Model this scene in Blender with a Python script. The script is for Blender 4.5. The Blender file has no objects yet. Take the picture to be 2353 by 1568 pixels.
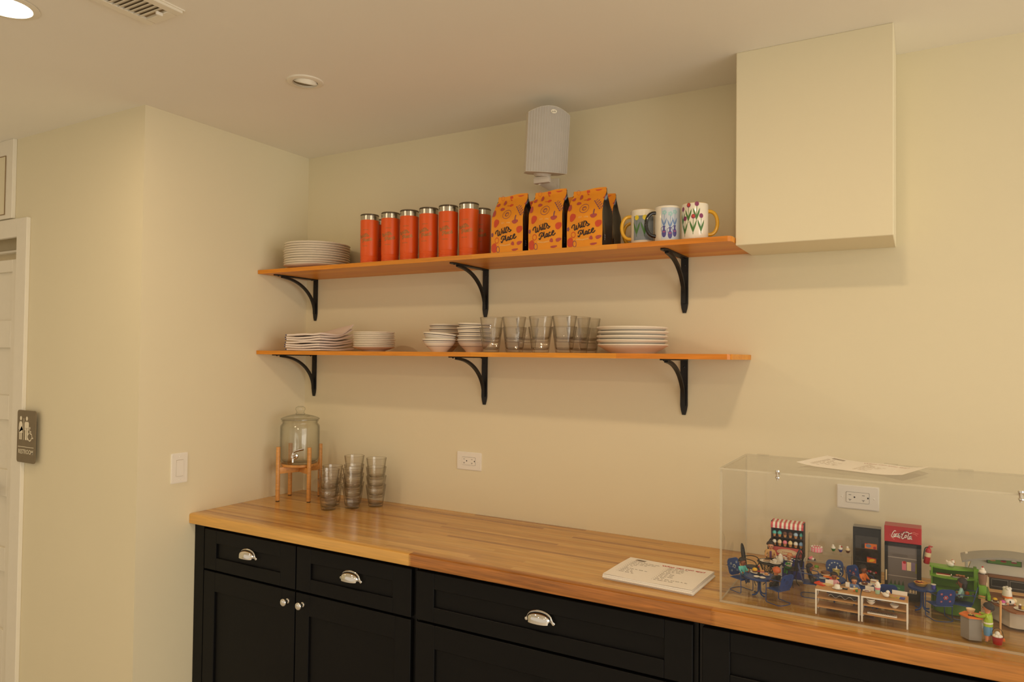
import bpy, bmesh, math, random
from mathutils import Vector, Matrix, Euler
random.seed(7)
S = bpy.context.scene
COL = S.collection
PI = math.pi
Z0 = 0.914                      # counter top above the floor; the script works from the counter top, all is lifted by Z0 at the end

# ------------------------------------------------------------------ camera
W, H, FPX = 2353, 1568, 1636.2
CAM = Vector((2.7073, -2.6182, 0.685))
YAW, PIT, ROL = [math.radians(a) for a in (-29.8087, 1.2492, 0.6316)]
fw = Vector((math.sin(YAW)*math.cos(PIT), math.cos(YAW)*math.cos(PIT), math.sin(PIT)))
rt = Vector((math.cos(YAW), -math.sin(YAW), 0)); up = rt.cross(fw)
RT = rt*math.cos(ROL)+up*math.sin(ROL); UP = up*math.cos(ROL)-rt*math.sin(ROL)
cd = bpy.data.cameras.new('camera'); cam = bpy.data.objects.new('camera', cd); COL.objects.link(cam)
cd.sensor_width = 36; cd.lens = FPX*36/W; cd.clip_start = 0.05
cam.matrix_world = Matrix.Translation(CAM) @ Matrix((RT, UP, -fw)).transposed().to_4x4()
S.camera = cam
def hit(u, v, ax, val):
    d = fw+RT*((u-W/2)/FPX)-UP*((v-H/2)/FPX); t = (val-CAM[ax])/d[ax]; return CAM+d*t
def atz(u, v, z=.006): return hit(u, v, 2, z)       # a point of the photo on a level surface
def aty(u, v, y): return hit(u, v, 1, y)

# ------------------------------------------------------------------ materials
MC = {}
def lin(c): return tuple((x/12.92 if x <= .04045 else ((x+.055)/1.055)**2.4) for x in c)
def mat(name, rgb, rough=.5, metal=0, bump=0, bscale=200, var=.06, vscale=30, coat=0, spec=.5, emit=0, sheen=0):
    """principled surface; a little procedural colour variation and bump"""
    if name in MC: return MC[name]
    m = bpy.data.materials.new(name); m.use_nodes = True; n = m.node_tree; b = n.nodes['Principled BSDF']
    c = lin([x/255 for x in rgb])
    b.inputs['Roughness'].default_value = rough; b.inputs['Metallic'].default_value = metal
    b.inputs['Coat Weight'].default_value = coat; b.inputs['Specular IOR Level'].default_value = spec
    tc = n.nodes.new('ShaderNodeTexCoord')
    ns = n.nodes.new('ShaderNodeTexNoise'); ns.inputs['Scale'].default_value = vscale
    n.links.new(tc.outputs['Object'], ns.inputs['Vector'])
    mx = n.nodes.new('ShaderNodeMix'); mx.data_type = 'RGBA'
    mx.inputs[6].default_value = (*[x*(1-var) for x in c], 1); mx.inputs[7].default_value = (*[min(1, x*(1+var)) for x in c], 1)
    n.links.new(ns.outputs['Fac'], mx.inputs[0]); n.links.new(mx.outputs[2], b.inputs['Base Color'])
    if emit:
        b.inputs['Emission Color'].default_value = (*c, 1); b.inputs['Emission Strength'].default_value = emit
    if bump:
        n2 = n.nodes.new('ShaderNodeTexNoise'); n2.inputs['Scale'].default_value = bscale; n2.inputs['Detail'].default_value = 3
        n.links.new(tc.outputs['Object'], n2.inputs['Vector'])
        bp = n.nodes.new('ShaderNodeBump'); bp.inputs['Strength'].default_value = bump; bp.inputs['Distance'].default_value = .002
        n.links.new(n2.outputs['Fac'], bp.inputs['Height']); n.links.new(bp.outputs[0], b.inputs['Normal'])
    MC[name] = m; return m
def clear(name, tint, edge, gloss=1.0, rough=.02, blend=.5, power=3):
    """thin clear glass / acrylic: see-through face on, darker towards the edge, with mirror highlights"""
    if name in MC: return MC[name]
    m = bpy.data.materials.new(name); m.use_nodes = True; n = m.node_tree; n.nodes.clear()
    out = n.nodes.new('ShaderNodeOutputMaterial'); tr = n.nodes.new('ShaderNodeBsdfTransparent'); gl = n.nodes.new('ShaderNodeBsdfGlossy')
    gl.inputs['Roughness'].default_value = rough
    lw = n.nodes.new('ShaderNodeLayerWeight'); lw.inputs['Blend'].default_value = blend
    mx = n.nodes.new('ShaderNodeMix'); mx.data_type = 'RGBA'
    mx.inputs[6].default_value = (*tint, 1); mx.inputs[7].default_value = (*edge, 1)
    pw = n.nodes.new('ShaderNodeMath'); pw.operation = 'POWER'; pw.inputs[1].default_value = power; n.links.new(lw.outputs['Facing'], pw.inputs[0]); n.links.new(pw.outputs[0], mx.inputs[0]); n.links.new(mx.outputs[2], tr.inputs['Color'])
    l5 = n.nodes.new('ShaderNodeLayerWeight'); l5.inputs['Blend'].default_value = .5
    p5 = n.nodes.new('ShaderNodeMath'); p5.operation = 'POWER'; p5.inputs[1].default_value = 5; n.links.new(l5.outputs['Facing'], p5.inputs[0])
    fr = n.nodes.new('ShaderNodeMath'); fr.operation = 'MULTIPLY_ADD'; fr.inputs[1].default_value = .85; fr.inputs[2].default_value = .045; n.links.new(p5.outputs[0], fr.inputs[0])
    ns = n.nodes.new('ShaderNodeTexNoise'); ns.inputs['Scale'].default_value = 40
    tc = n.nodes.new('ShaderNodeTexCoord'); n.links.new(tc.outputs['Object'], ns.inputs['Vector'])
    mm = n.nodes.new('ShaderNodeMath'); mm.operation = 'MULTIPLY'; mm.inputs[1].default_value = gloss
    n.links.new(fr.outputs[0], mm.inputs[0])
    ad = n.nodes.new('ShaderNodeMath'); ad.operation = 'MULTIPLY_ADD'; ad.inputs[1].default_value = .006
    n.links.new(ns.outputs['Fac'], ad.inputs[0]); n.links.new(mm.outputs[0], ad.inputs[2])
    ms = n.nodes.new('ShaderNodeMixShader'); n.links.new(ad.outputs[0], ms.inputs[0])
    n.links.new(tr.outputs[0], ms.inputs[1]); n.links.new(gl.outputs[0], ms.inputs[2]); n.links.new(ms.outputs[0], out.inputs[0])
    MC[name] = m; return m
def wood(name, cols, length=.5, width=.035, rough=.3, coat=.3, axis='X', grain=.35, flip=False):
    """glued staves: brick cells give each stave its tone, stretched noise gives the grain"""
    if name in MC: return MC[name]
    m = bpy.data.materials.new(name); m.use_nodes = True; n = m.node_tree; b = n.nodes['Principled BSDF']; L = n.links.new
    b.inputs['Roughness'].default_value = rough; b.inputs['Coat Weight'].default_value = coat; b.inputs['Coat Roughness'].default_value = .18
    tc = n.nodes.new('ShaderNodeTexCoord'); mp = n.nodes.new('ShaderNodeMapping')
    L(tc.outputs['Object'], mp.inputs[0])
    mp.inputs['Rotation'].default_value = (0, 0, PI/2 if axis == 'Y' else 0)
    br = n.nodes.new('ShaderNodeTexBrick'); br.offset = .37; br.offset_frequency = 3; br.squash = 1.35; br.squash_frequency = 2
    br.inputs['Color1'].default_value = (0, 0, 0, 1); br.inputs['Color2'].default_value = (1, 1, 1, 1); br.inputs['Mortar'].default_value = (.62, .62, .62, 1)
    br.inputs['Scale'].default_value = 1; br.inputs['Mortar Size'].default_value = .0004; br.inputs['Bias'].default_value = 0
    br.inputs['Brick Width'].default_value = length; br.inputs['Row Height'].default_value = width
    L(mp.outputs[0], br.inputs['Vector'])
    rp = n.nodes.new('ShaderNodeValToRGB'); e = rp.color_ramp.elements
    k = len(cols)
    e[0].position = 0; e[0].color = (*lin([x/255 for x in cols[0]]), 1); e[1].position = 1; e[1].color = (*lin([x/255 for x in cols[-1]]), 1)
    for i in range(1, k-1):
        q = e.new(i/(k-1)); q.color = (*lin([x/255 for x in cols[i]]), 1)
    L(br.outputs['Color'], rp.inputs[0])
    m2 = n.nodes.new('ShaderNodeMapping'); m2.inputs['Scale'].default_value = (3, 60, 60) if axis == 'X' else (60, 3, 60); L(tc.outputs['Object'], m2.inputs[0])
    ns = n.nodes.new('ShaderNodeTexNoise'); ns.inputs['Scale'].default_value = 2.2; ns.inputs['Detail'].default_value = 6; ns.inputs['Distortion'].default_value = .6
    L(m2.outputs[0], ns.inputs['Vector'])
    mr = n.nodes.new('ShaderNodeMapRange'); mr.inputs[1].default_value = .25; mr.inputs[2].default_value = .75; mr.inputs[3].default_value = 1-grain; mr.inputs[4].default_value = 1+grain*.3
    L(ns.outputs['Fac'], mr.inputs[0])
    mx = n.nodes.new('ShaderNodeMix'); mx.data_type = 'RGBA'; mx.blend_type = 'MULTIPLY'; mx.inputs[0].default_value = 1
    L(rp.outputs[0], mx.inputs[6]); L(mr.outputs[0], mx.inputs[7]); L(mx.outputs[2], b.inputs['Base Color'])
    MC[name] = m; return m

# ------------------------------------------------------------------ mesh building
def smooth_path(p, k=4, closed=False):
    """Catmull-Rom through the points"""
    p = [Vector(q) for q in p]; n = len(p); out = []
    if n < 3: return p
    rng = n if closed else n-1
    for i in range(rng):
        a = p[(i-1) % n] if closed or i > 0 else p[0]*2-p[1]
        b, c = p[i], p[(i+1) % n]
        d = p[(i+2) % n] if closed or i+2 < n else p[-1]*2-p[-2]
        for j in range(k):
            t = j/k; out.append(.5*((2*b)+(c-a)*t+(2*a-5*b+4*c-d)*t*t+(3*b-a-3*c+d)*t**3))
    if not closed: out.append(p[-1])
    return out
class MB:
    def __init__(s): s.bm = bmesh.new(); s.mats = []; s.M = Matrix()
    def mi(s, m):
        if m not in s.mats: s.mats.append(m)
        return s.mats.index(m)
    def v(s, p): return s.bm.verts.new(s.M @ Vector(p))
    def face(s, vs, m):
        try: f = s.bm.faces.new(vs)
        except ValueError: return None
        f.material_index = s.mi(m); return f
    def box(s, a, b, m, bev=0, seg=2, rz=0, c=None):
        x0, y0, z0 = [min(p, q) for p, q in zip(a, b)]; x1, y1, z1 = [max(p, q) for p, q in zip(a, b)]
        t = bmesh.new(); r = bmesh.ops.create_cube(t, size=1)
        for q in r['verts']: q.co = Vector(((x0+x1)/2+q.co.x*(x1-x0), (y0+y1)/2+q.co.y*(y1-y0), (z0+z1)/2+q.co.z*(z1-z0)))
        if bev: bmesh.ops.bevel(t, geom=list(t.edges), offset=bev, segments=seg, profile=.6, affect='EDGES', clamp_overlap=True)
        s.take(t, m)
    def take(s, t, m, fn=None):
        mp = {q: s.v(q.co) for q in t.verts}
        for f in t.faces: s.face([mp[q] for q in f.verts], fn(f) if fn else m)
        t.free()
    def lathe(s, prof, m, seg=32, c=(0, 0, 0), mod=None, T=None, mats=None):
        """prof: (r, z) pairs; mod(theta, r, z) -> r"""
        T = T or Matrix(); c = Vector(c); rows = []
        for r, z in prof:
            if r < 1e-6: rows.append([s.v(T @ Vector((0, 0, z))+c)])
            else: rows.append([s.v(T @ Vector(((mod(2*PI*k/seg, r, z) if mod else r)*math.cos(2*PI*k/seg), (mod(2*PI*k/seg, r, z) if mod else r)*math.sin(2*PI*k/seg), z))+c) for k in range(seg)])
        for i in range(len(rows)-1):
            a, b = rows[i], rows[i+1]; mm = mats[i] if mats else m
            for k in range(seg):
                j = (k+1) % seg
                if len(a) == 1 and len(b) == 1: break
                if len(a) == 1: s.face([a[0], b[j], b[k]], mm)
                elif len(b) == 1: s.face([a[k], a[j], b[0]], mm)
                else: s.face([a[k], a[j], b[j], b[k]], mm)
    def tube(s, pts, r, m, seg=8, closed=False, sm=0, flat=None):
        if sm: pts = smooth_path(pts, sm, closed)
        pts = [Vector(p) for p in pts]; n = len(pts); rows = []; prev = None
        for i, p in enumerate(pts):
            a = pts[(i-1) % n] if (closed or i) else p; b = pts[(i+1) % n] if (closed or i < n-1) else p
            t = (b-a).normalized()
            if prev is None:
                u = t.orthogonal().normalized()
                if flat: u = (Vector(flat)-t*t.dot(Vector(flat))).normalized()
            else: u = (prev-t*prev.dot(t)).normalized()
            prev = u; w = t.cross(u); rr = r[i] if isinstance(r, (list, tuple)) and len(r) == n else r
            ru, rw = (rr if not isinstance(rr, tuple) else rr) if isinstance(rr, tuple) else (rr, rr)
            rows.append([s.v(p+u*ru*math.cos(2*PI*k/seg+PI/seg)+w*rw*math.sin(2*PI*k/seg+PI/seg)) for k in range(seg)])
        for i in range(n if closed else n-1):
            a, b = rows[i], rows[(i+1) % n]
            for k in range(seg): s.face([a[k], a[(k+1) % seg], b[(k+1) % seg], b[k]], m)
        if not closed:
            s.face(list(reversed(rows[0])), m); s.face(rows[-1], m)
    def prism(s, poly, m, fn, d0, d1, side=None):
        """poly: 2-D outline; fn(a, b, d) -> point; extruded from d0 to d1"""
        A = [s.v(fn(p[0], p[1], d0)) for p in poly]; B = [s.v(fn(p[0], p[1], d1)) for p in poly]; n = len(poly)
        s.face(list(reversed(A)), m); s.face(B, m)
        for k in range(n): s.face([A[k], A[(k+1) % n], B[(k+1) % n], B[k]], side or m)
    def sph(s, c, r, m, sc=(1, 1, 1), seg=14, rings=8, z0=-1, T=None):
        n = rings; pr = []
        for i in range(n+1):
            a = -PI/2+PI*i/n
            if math.sin(a) < z0-1e-6: continue
            pr.append((max(0, math.cos(a)) if abs(math.cos(a)) > 1e-6 else 0, math.sin(a)))
        if pr[0][0] > 0: pr = [(0, pr[0][1])]+pr
        D = Matrix.Diagonal((r*sc[0], r*sc[1], r*sc[2], 1))
        s.lathe(pr, m, seg, c, T=(T or Matrix()) @ D)
    # flat marks; w(a, b) maps the drawing plane to the surface
    def ribbon(s, pts, wd, w, m, sm=3, closed=False):
        p = smooth_path([(a, b, 0) for a, b in pts], sm, closed) if sm else [Vector((a, b, 0)) for a, b in pts]
        n = len(p); L = []
        for i in range(n):
            a = p[(i-1) % n] if closed or i else p[i]; b = p[(i+1) % n] if closed or i < n-1 else p[i]
            t = (b-a); t = t.normalized() if t.length > 1e-9 else Vector((1, 0, 0)); q = Vector((-t.y, t.x, 0))*wd/2
            L.append((s.v(w(p[i].x+q.x, p[i].y+q.y)), s.v(w(p[i].x-q.x, p[i].y-q.y))))
        for i in range(n if closed else n-1):
            j = (i+1) % n; s.face([L[i][0], L[i][1], L[j][1], L[j][0]], m)
    def blob(s, cx, cy, rx, ry, w, m, rot=0, n=16, wob=0, ring=0):
        P = []
        for k in range(n):
            a = 2*PI*k/n; q = 1+wob*math.sin(3*a+cx*50)
            x, y = rx*q*math.cos(a), ry*q*math.sin(a); P.append((cx+x*math.cos(rot)-y*math.sin(rot), cy+x*math.sin(rot)+y*math.cos(rot)))
        if ring: s.ribbon(P, ring, w, m, sm=0, closed=True); return
        c = s.v(w(cx, cy)); h = [s.v(w(cx+(p[0]-cx)*.55, cy+(p[1]-cy)*.55)) for p in P]; V = [s.v(w(*p)) for p in P]
        for k in range(n):
            j = (k+1) % n; s.face([c, h[k], h[j]], m); s.face([h[k], V[k], V[j], h[j]], m)
    def pol(s, P, w, m): s.face([s.v(w(*p)) for p in P], m)
    def text(s, txt, size, w, m, align='CENTER', sx=1, bold=0):
        cu = bpy.data.curves.new('t', 'FONT'); cu.body = txt; cu.size = size; cu.align_x = align; cu.align_y = 'CENTER'; cu.resolution_u = 3; cu.offset = bold
        o = bpy.data.objects.new('t', cu); COL.objects.link(o); dg = bpy.context.evaluated_depsgraph_get(); dg.update()
        me = o.evaluated_get(dg).to_mesh(); vs = [s.v(w(q.co.x*sx, q.co.y)) for q in me.vertices]
        for f in me.polygons: s.face([vs[i] for i in f.vertices], m)
        o.evaluated_get(dg).to_mesh_clear(); bpy.data.objects.remove(o); bpy.data.curves.remove(cu)
    def obj(s, name, parent=None, angle=38, smooth=True, label=None):
        me = bpy.data.meshes.new(name); bmesh.ops.recalc_face_normals(s.bm, faces=list(s.bm.faces)) if not getattr(s, 'keep', False) else None
        s.bm.to_mesh(me); s.bm.free()
        for m in s.mats: me.materials.append(m)
        if smooth:
            for p in me.polygons: p.use_smooth = True
            me.set_sharp_from_angle(angle=math.radians(angle))
        o = bpy.data.objects.new(name, me); COL.objects.link(o)
        if parent: o.parent = parent
        if label: o['label'] = label
        return o
def thing(name, label, cat, loc=(0, 0, 0), rz=0, group=None):
    o = bpy.data.objects.new(name, None); COL.objects.link(o); o.empty_display_size = .02
    o.location = loc; o.rotation_euler = (0, 0, rz); o['label'] = label; o['category'] = cat
    if group: o['group'] = group
    return o
def tag(o, label, cat, group=None):
    o['label'] = label; o['category'] = cat
    if group: o['group'] = group
    return o
def struct(o): o['kind'] = 'structure'; return o
def dup(o, loc=None, rz=None, label=None, group=None, par=None, rot=None):
    c = o.copy(); COL.objects.link(c)
    if par: c.parent = par
    if loc is not None: c.location = loc
    if rz is not None: c.rotation_euler = (0, 0, rz)
    if rot is not None: c.rotation_euler = rot
    if label: c['label'] = label
    if group: c['group'] = group
    for ch in list(o.children): dup(ch, par=c)
    return c
def rect(x0, z0, x1, z1): return [(x0, z0), (x1, z0), (x1, z1), (x0, z1)]
def rrect(x0, z0, x1, z1, r, n=4):
    P = []
    for cx, cz, a in ((x1-r, z0+r, -PI/2), (x1-r, z1-r, 0), (x0+r, z1-r, PI/2), (x0+r, z0+r, PI)):
        for k in range(n+1): t = a+PI/2*k/n; P.append((cx+r*math.cos(t), cz+r*math.sin(t)))
    return P
XZ = lambda y: (lambda a, b, d=0: (a, y-d, b))      # drawing on a plane that faces the room (-y)
FXZ = lambda a, b, d: (a, d, b)
FXY = lambda a, b, d: (a, b, d)
FYZ = lambda a, b, d: (d, a, b)
ORD = ['bottom', 'second from the bottom', 'third from the bottom', 'fourth from the bottom', 'fifth from the bottom', 'sixth from the bottom', 'fourth from the top', 'third from the top', 'second from the top', 'topmost']
def order(i, n):
    if i == n-1: return 'topmost'
    if i == 0: return 'lowest'
    if i == n-2 and n > 3: return 'second from the top'
    if i == n-3 and n > 5: return 'third from the top'
    return ['', 'second', 'third', 'fourth', 'fifth', 'sixth', 'seventh', 'eighth'][i]+' from the bottom'

# shared surfaces
PAINT = mat('cream wall paint', (230, 221, 191), .75, bump=.06, bscale=350, var=.015, vscale=3)
CEIL = mat('ceiling paint', (242, 238, 228), .85, bump=.05, bscale=300, var=.015, vscale=3)
TRIM = mat('white trim paint', (236, 230, 214), .45, var=.02)
PLASTIC = mat('white plastic', (240, 236, 226), .35, var=.01)
BLACKM = mat('black iron', (13, 12, 12), .5, bump=.08, bscale=400)
CHROME = mat('chrome', (232, 230, 226), .07, 1, var=.01)
STEEL = mat('brushed steel', (190, 184, 172), .22, 1, var=.05)
DARK = mat('dark slot', (20, 16, 12), .7)
CHINA = mat('cream stoneware', (236, 226, 208), .28, var=.02, coat=.2)
NAVY = mat('navy glaze', (22, 24, 52), .3)
CAB = mat('charcoal cabinet paint', (9, 9, 10), .5, bump=.04, bscale=500, var=.04, spec=.22)
PAPER = mat('white paper', (244, 240, 232), .8, var=.01)
INK = mat('grey ink', (120, 112, 104), .8)
REDINK = mat('red ink', (196, 34, 40), .7)
GLASS = clear('drinking glass', (.982, .977, .965), (.54, .51, .46), 1, .03, .5, 3.2)
GRIM = clear('glass rim', (.80, .78, .74), (.5, .47, .42), 1, .03, .5, 2)
JARGLASS = clear('jar glass', (.972, .976, .962), (.42, .42, .37), 1, .03, .5, 3.5)
ACR = clear('clear acrylic', (.99, .99, .988), (.96, .96, .955), .55, .01, .5, 3)
ACRE = mat('polished acrylic edge', (214, 206, 184), .3, var=.02)
_n = ACRE.node_tree; _t = _n.nodes.new('ShaderNodeBsdfTransparent'); _m = _n.nodes.new('ShaderNodeMixShader'); _m.inputs[0].default_value = .55
_n.links.new(_t.outputs[0], _m.inputs[1]); _n.links.new(_n.nodes['Principled BSDF'].outputs[0], _m.inputs[2]); _n.links.new(_m.outputs[0], _n.nodes['Material Output'].inputs[0])
# ------------------------------------------------------------------ the room
HC = 1.6844                       # ceiling above the counter top
DR = .8862                        # length of the return wall on the left
XR, YF = 5.0, -5.2                # how far the room runs to the right and behind the camera
def room():
    b = MB(); b.box((-.12, 0, -Z0), (XR, .12, HC), PAINT); struct(b.obj('wall_back', smooth=False))
    b = MB(); b.box((-.12, -DR, -Z0), (0, 0, HC), PAINT); struct(b.obj('wall_left', smooth=False))
    b = MB(); b.box((-.93, -DR, -Z0), (-.12, -DR+.12, HC), PAINT); b.box((-4, -DR, 1.27), (-.93, -DR+.12, HC), PAINT)
    struct(b.obj('wall_hall', smooth=False))
    b = MB(); b.box((-4.1, YF, -Z0), (-4, -DR, HC), PAINT); struct(b.obj('wall_far_left', smooth=False))
    fl = wood('floor boards', [(222, 216, 204), (228, 222, 210), (214, 206, 194)], 1.2, .13, .45, .1)
    b = MB(); b.box((-4.1, YF-.1, -Z0-.05), (XR+.1, .12, -Z0), fl); struct(b.obj('floor', smooth=False))
    # ceiling with a round opening for the adjustable downlight
    hx, hy, q, rr = .755, -.755, .11, .043
    b = MB(); X0, X1, Y0, Y1 = -4.1, XR+.1, YF-.1, .12
    for a, c, d, e in ((X0, Y0, hx-q, Y1), (hx+q, Y0, X1, Y1), (hx-q, Y0, hx+q, hy-q), (hx-q, hy+q, hx+q, Y1)):
        b.face([b.v((a, c, HC)), b.v((d, c, HC)), b.v((d, e, HC)), b.v((a, e, HC))], CEIL)
    n = 48; I = []; O = []
    for k in range(n):
        t = 2*PI*k/n; c, s_ = math.cos(t), math.sin(t); f = q/max(abs(c), abs(s_))
        I.append(b.v((hx+rr*c, hy+rr*s_, HC))); O.append(b.v((hx+f*c, hy+f*s_, HC)))
    for k in range(n): b.face([I[k], I[(k+1) % n], O[(k+1) % n], O[k]], CEIL)
    struct(b.obj('ceiling', smooth=False))
    # boxed-in bulkhead high on the right of the shelves
    b = MB(); b.box((2.1883, -.2599, 1.0537), (2.6411, 0, HC), PAINT, .002, 1); struct(b.obj('wall_bulkhead', smooth=False))
    # restroom door, its casing and the boxed header above
    xr = aty(52, 900, -.903).x; xl = aty(29, 900, -.903).x
    b = MB(); b.box((xl, -.904, -Z0), (xr, -DR, 1.302), TRIM, .002, 1); b.box((-4, -.904, 1.217), (xl, -DR, 1.302), TRIM)
    o = struct(b.obj('trim_1', smooth=False)); 
    b = MB(); b.box((-4, -.904, 1.309), (-.985, -DR, HC), TRIM, .002, 1)
    P = [aty(11, 492, -.905), aty(13.5, 360, -.905)]
    b.box((-1.9, -.9055, P[0].z), (P[0].x-.004, -.9045, P[1].z), PAINT)
    for a, c in (((P[0].x-.006, P[0].z), (P[0].x, P[1].z)), ((-1.9, P[0].z-.004), (P[0].x, P[0].z)), ((-1.9, P[1].z), (P[0].x, P[1].z+.004))):
        b.box((a[0], -.9065, a[1]), (c[0], -.9045, c[1]), mat('panel seam', (150, 126, 92), .7))
    struct(b.obj('trim_2', smooth=False))
    D = MB(); yd = -.872
    zr = [1.118, 1.06, .83, .70, .475, .36, .125, .0, -.24, -.35, -.62, -.91]
    xe = xl+.028
    D.box((-1.86, yd+.006, -Z0+.008), (xl+.004, yd+.03, 1.118), TRIM)
    D.box((xe-.105, yd-.010, -Z0+.008), (xl+.002, yd+.006, 1.118), TRIM, .002, 1); D.box((-1.86, yd-.010, -Z0+.008), (-1.76, yd+.006, 1.118), TRIM, .002, 1)
    for k in range(0, 12, 2): D.box((-1.76, yd-.010, zr[k+1]), (xe-.105, yd+.006, zr[k]), TRIM, .002, 1)
    d = struct(D.obj('door_1', smooth=False)); 
    h = MB(); p = aty(2, 1126, -.91)
    h.tube([(p.x-.09, -.93, p.z), (p.x, -.93, p.z)], .009, CHROME); h.tube([(p.x-.09, -.88, p.z), (p.x-.09, -.935, p.z)], .012, CHROME)
    h.obj('door_handle', d)
    J = MB(); J.box((xl-.02, -DR, -Z0), (xl+.012, -DR+.1, 1.27), TRIM); J.box((-4, -.80, 1.10), (xl, -.786, 1.27), mat('transom shade', (206, 192, 160), .6)); J.box((-4, -.83, 1.165), (xl, -.80, 1.175), TRIM)
    struct(J.obj('trim_3', smooth=False))
room()

# restroom sign beside the door
def sign():
    y = -.906; a = aty(43, 942, y); c = aty(81, 1067, y); x0, x1, z1, z0 = a.x, aty(85, 945, y).x-.001, a.z, c.z
    w_, h_ = x1-x0, z1-z0; G = mat('taupe sign plastic', (122, 108, 84), .5); Wm = mat('sign white', (240, 230, 205), .6)
    t = thing('restroom_sign', 'taupe RESTROOM sign with white figures beside the door', 'sign', ((x0+x1)/2, y, (z0+z1)/2))
    b = MB(); b.prism(rrect(-w_/2, -h_/2, w_/2, h_/2, .012), G, FXZ, 0, -.004); b.obj('panel', t)
    # picture coordinates: 0..1 over the sign
    w = lambda p, q, d=0: (-w_/2+p*w_, -.0045, -h_/2+q*h_)
    g = MB()
    sx = w_/h_
    def per(cx, dress):
        g.blob(cx, .845, .055, .055*sx*1.15, w, Wm)
        if dress:
            g.pol([(cx-.05, .785), (cx+.05, .785), (cx+.09, .745), (cx+.125, .63), (cx+.085, .62), (cx+.055, .70), (cx+.115, .565), (cx-.115, .565), (cx-.055, .70), (cx-.085, .62), (cx-.125, .63), (cx-.09, .745)], w, Wm)
            for s in (-1, 1): g.pol([(cx+s*.04-.028, .435), (cx+s*.04+.028, .435), (cx+s*.04+.028, .565), (cx+s*.04-.028, .565)], w, Wm)
        else:
            g.pol([(cx-.08, .785), (cx+.08, .785), (cx+.115, .76), (cx+.115, .62), (cx+.075, .62), (cx+.07, .66), (cx-.07, .66), (cx-.075, .62), (cx-.115, .62), (cx-.115, .76)], w, Wm)
            for s in (-1, 1): g.pol([(cx+s*.045-.035, .435), (cx+s*.045+.035, .435), (cx+s*.045+.035, .665), (cx+s*.045-.035, .665)], w, Wm)
    per(.2, True); g.obj('woman_pictogram', t); g = MB(); per(.53, False); g.obj('man_pictogram', t)
    g = MB(); g.pol([(.355, .43), (.375, .43), (.375, .85), (.355, .85)], w, Wm); g.pol([(.06, .295), (.93, .295), (.93, .305), (.06, .305)], w, Wm); g.obj('divider_lines', t)
    g = MB()
    g.blob(.70, .67, .03, .022, w, Wm)
    g.ribbon([(.70, .65), (.705, .57), (.80, .555), (.84, .48), (.89, .487)], .026, w, Wm, sm=0)
    g.ribbon([(.705, .60), (.78, .60)], .022, w, Wm, sm=0)
    g.ribbon([(.655, .575), (.61, .53), (.61, .475), (.67, .43), (.75, .435), (.81, .485)], .022, w, Wm)
    g.obj('wheelchair_pictogram', t)
    g = MB(); g.text('RESTROOM', .027, lambda p, q: (p, -.0045, -h_/2+.205*h_+q), Wm, sx=.9, bold=.0003); g.obj('lettering', t)
sign()

# ------------------------------------------------------------------ ceiling fittings
LIT = mat('lit diffuser', (255, 244, 222), .5, emit=14)
def ceiling_bits():
    t = thing('downlight', 'round recessed ceiling light, lit, at the top left corner', 'ceiling light', (.415, -1.585, HC))
    b = MB(); b.lathe([(.066, -.001), (.085, -.001), (.086, -.004), (.068, -.007), (.066, -.001)], TRIM, 40); b.obj('trim_ring', t)
    b = MB(); b.lathe([(0, -.004), (.06, -.004), (.067, -.0015)], LIT, 40); b.obj('diffuser', t)
    t = thing('adjustable_downlight', 'small round adjustable ceiling light, unlit, in front of the shelves', 'ceiling light', (.755, -.755, HC))
    b = MB(); b.lathe([(.046, .0), (.045, -.006), (.055, -.0075), (.064, -.004), (.066, 0)], TRIM, 48); b.obj('trim_ring', t)
    T = Matrix.Translation((0, 0, -.003)) @ Matrix.Rotation(math.radians(26), 4, Vector((.5, .85, 0)).normalized())
    b = MB(); b.lathe([(.040, .004), (.0415, .002), (.0415, .07), (.03, .075)], TRIM, 40, T=T); b.lathe([(.041, -.002), (.044, .0), (.041, .004)], TRIM, 40, T=T); b.obj('gimbal', t)
    b = MB(); b.lathe([(0, .05), (.038, .05)], mat('lamp face', (240, 232, 214), .4), 30, T=T); b.obj('lamp', t)
    b = MB(); b.lathe([(.05, .002), (.05, .11), (0, .11)], mat('housing', (190, 172, 140), .8), 30); b.obj('housing', t)
    # air register
    t = thing('ceiling_vent', 'white louvred ceiling air vent at the top edge', 'vent', (.768, -1.49, HC))
    x, y = .0775, .172
    b = MB(); z = -.012
    for a, c in (((-x, -y), (-x+.027, y)), ((x-.027, -y), (x, y)), ((-x+.0271, -y), (x-.0271, -y+.028)), ((-x+.0271, y-.03), (x-.0271, y))):
        b.box((a[0], a[1], z), (c[0], c[1], -.002), TRIM, .0015, 1)
    b.box((-x-.004, -y-.004, -.004), (x+.004, y+.004, 0), TRIM); b.obj('frame', t)
    b = MB(); b.box((-x+.02, -y+.02, -.0045), (x-.02, y-.02, -.004), mat('vent shadow', (150, 130, 100), .9)); b.obj('slat_gap_shade', t)  # shade between the slats, put into the colour of a sheet
    k = -y+.034
    while k < y-.036:
        b = MB(); T = Matrix.Translation((0, k, -.008)) @ Matrix.Rotation(math.radians(24), 4, 'X'); b.M = T
        b.box((-x+.028, -.0088, -.0006), (x-.028, .0088, .0006), TRIM); b.obj('slat', t, smooth=False); k += .0155
    b = MB(); b.box((.022, y-.05, -.021), (.03, y-.03, -.011), PLASTIC, .003); b.obj('lever', t)
ceiling_bits()

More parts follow.
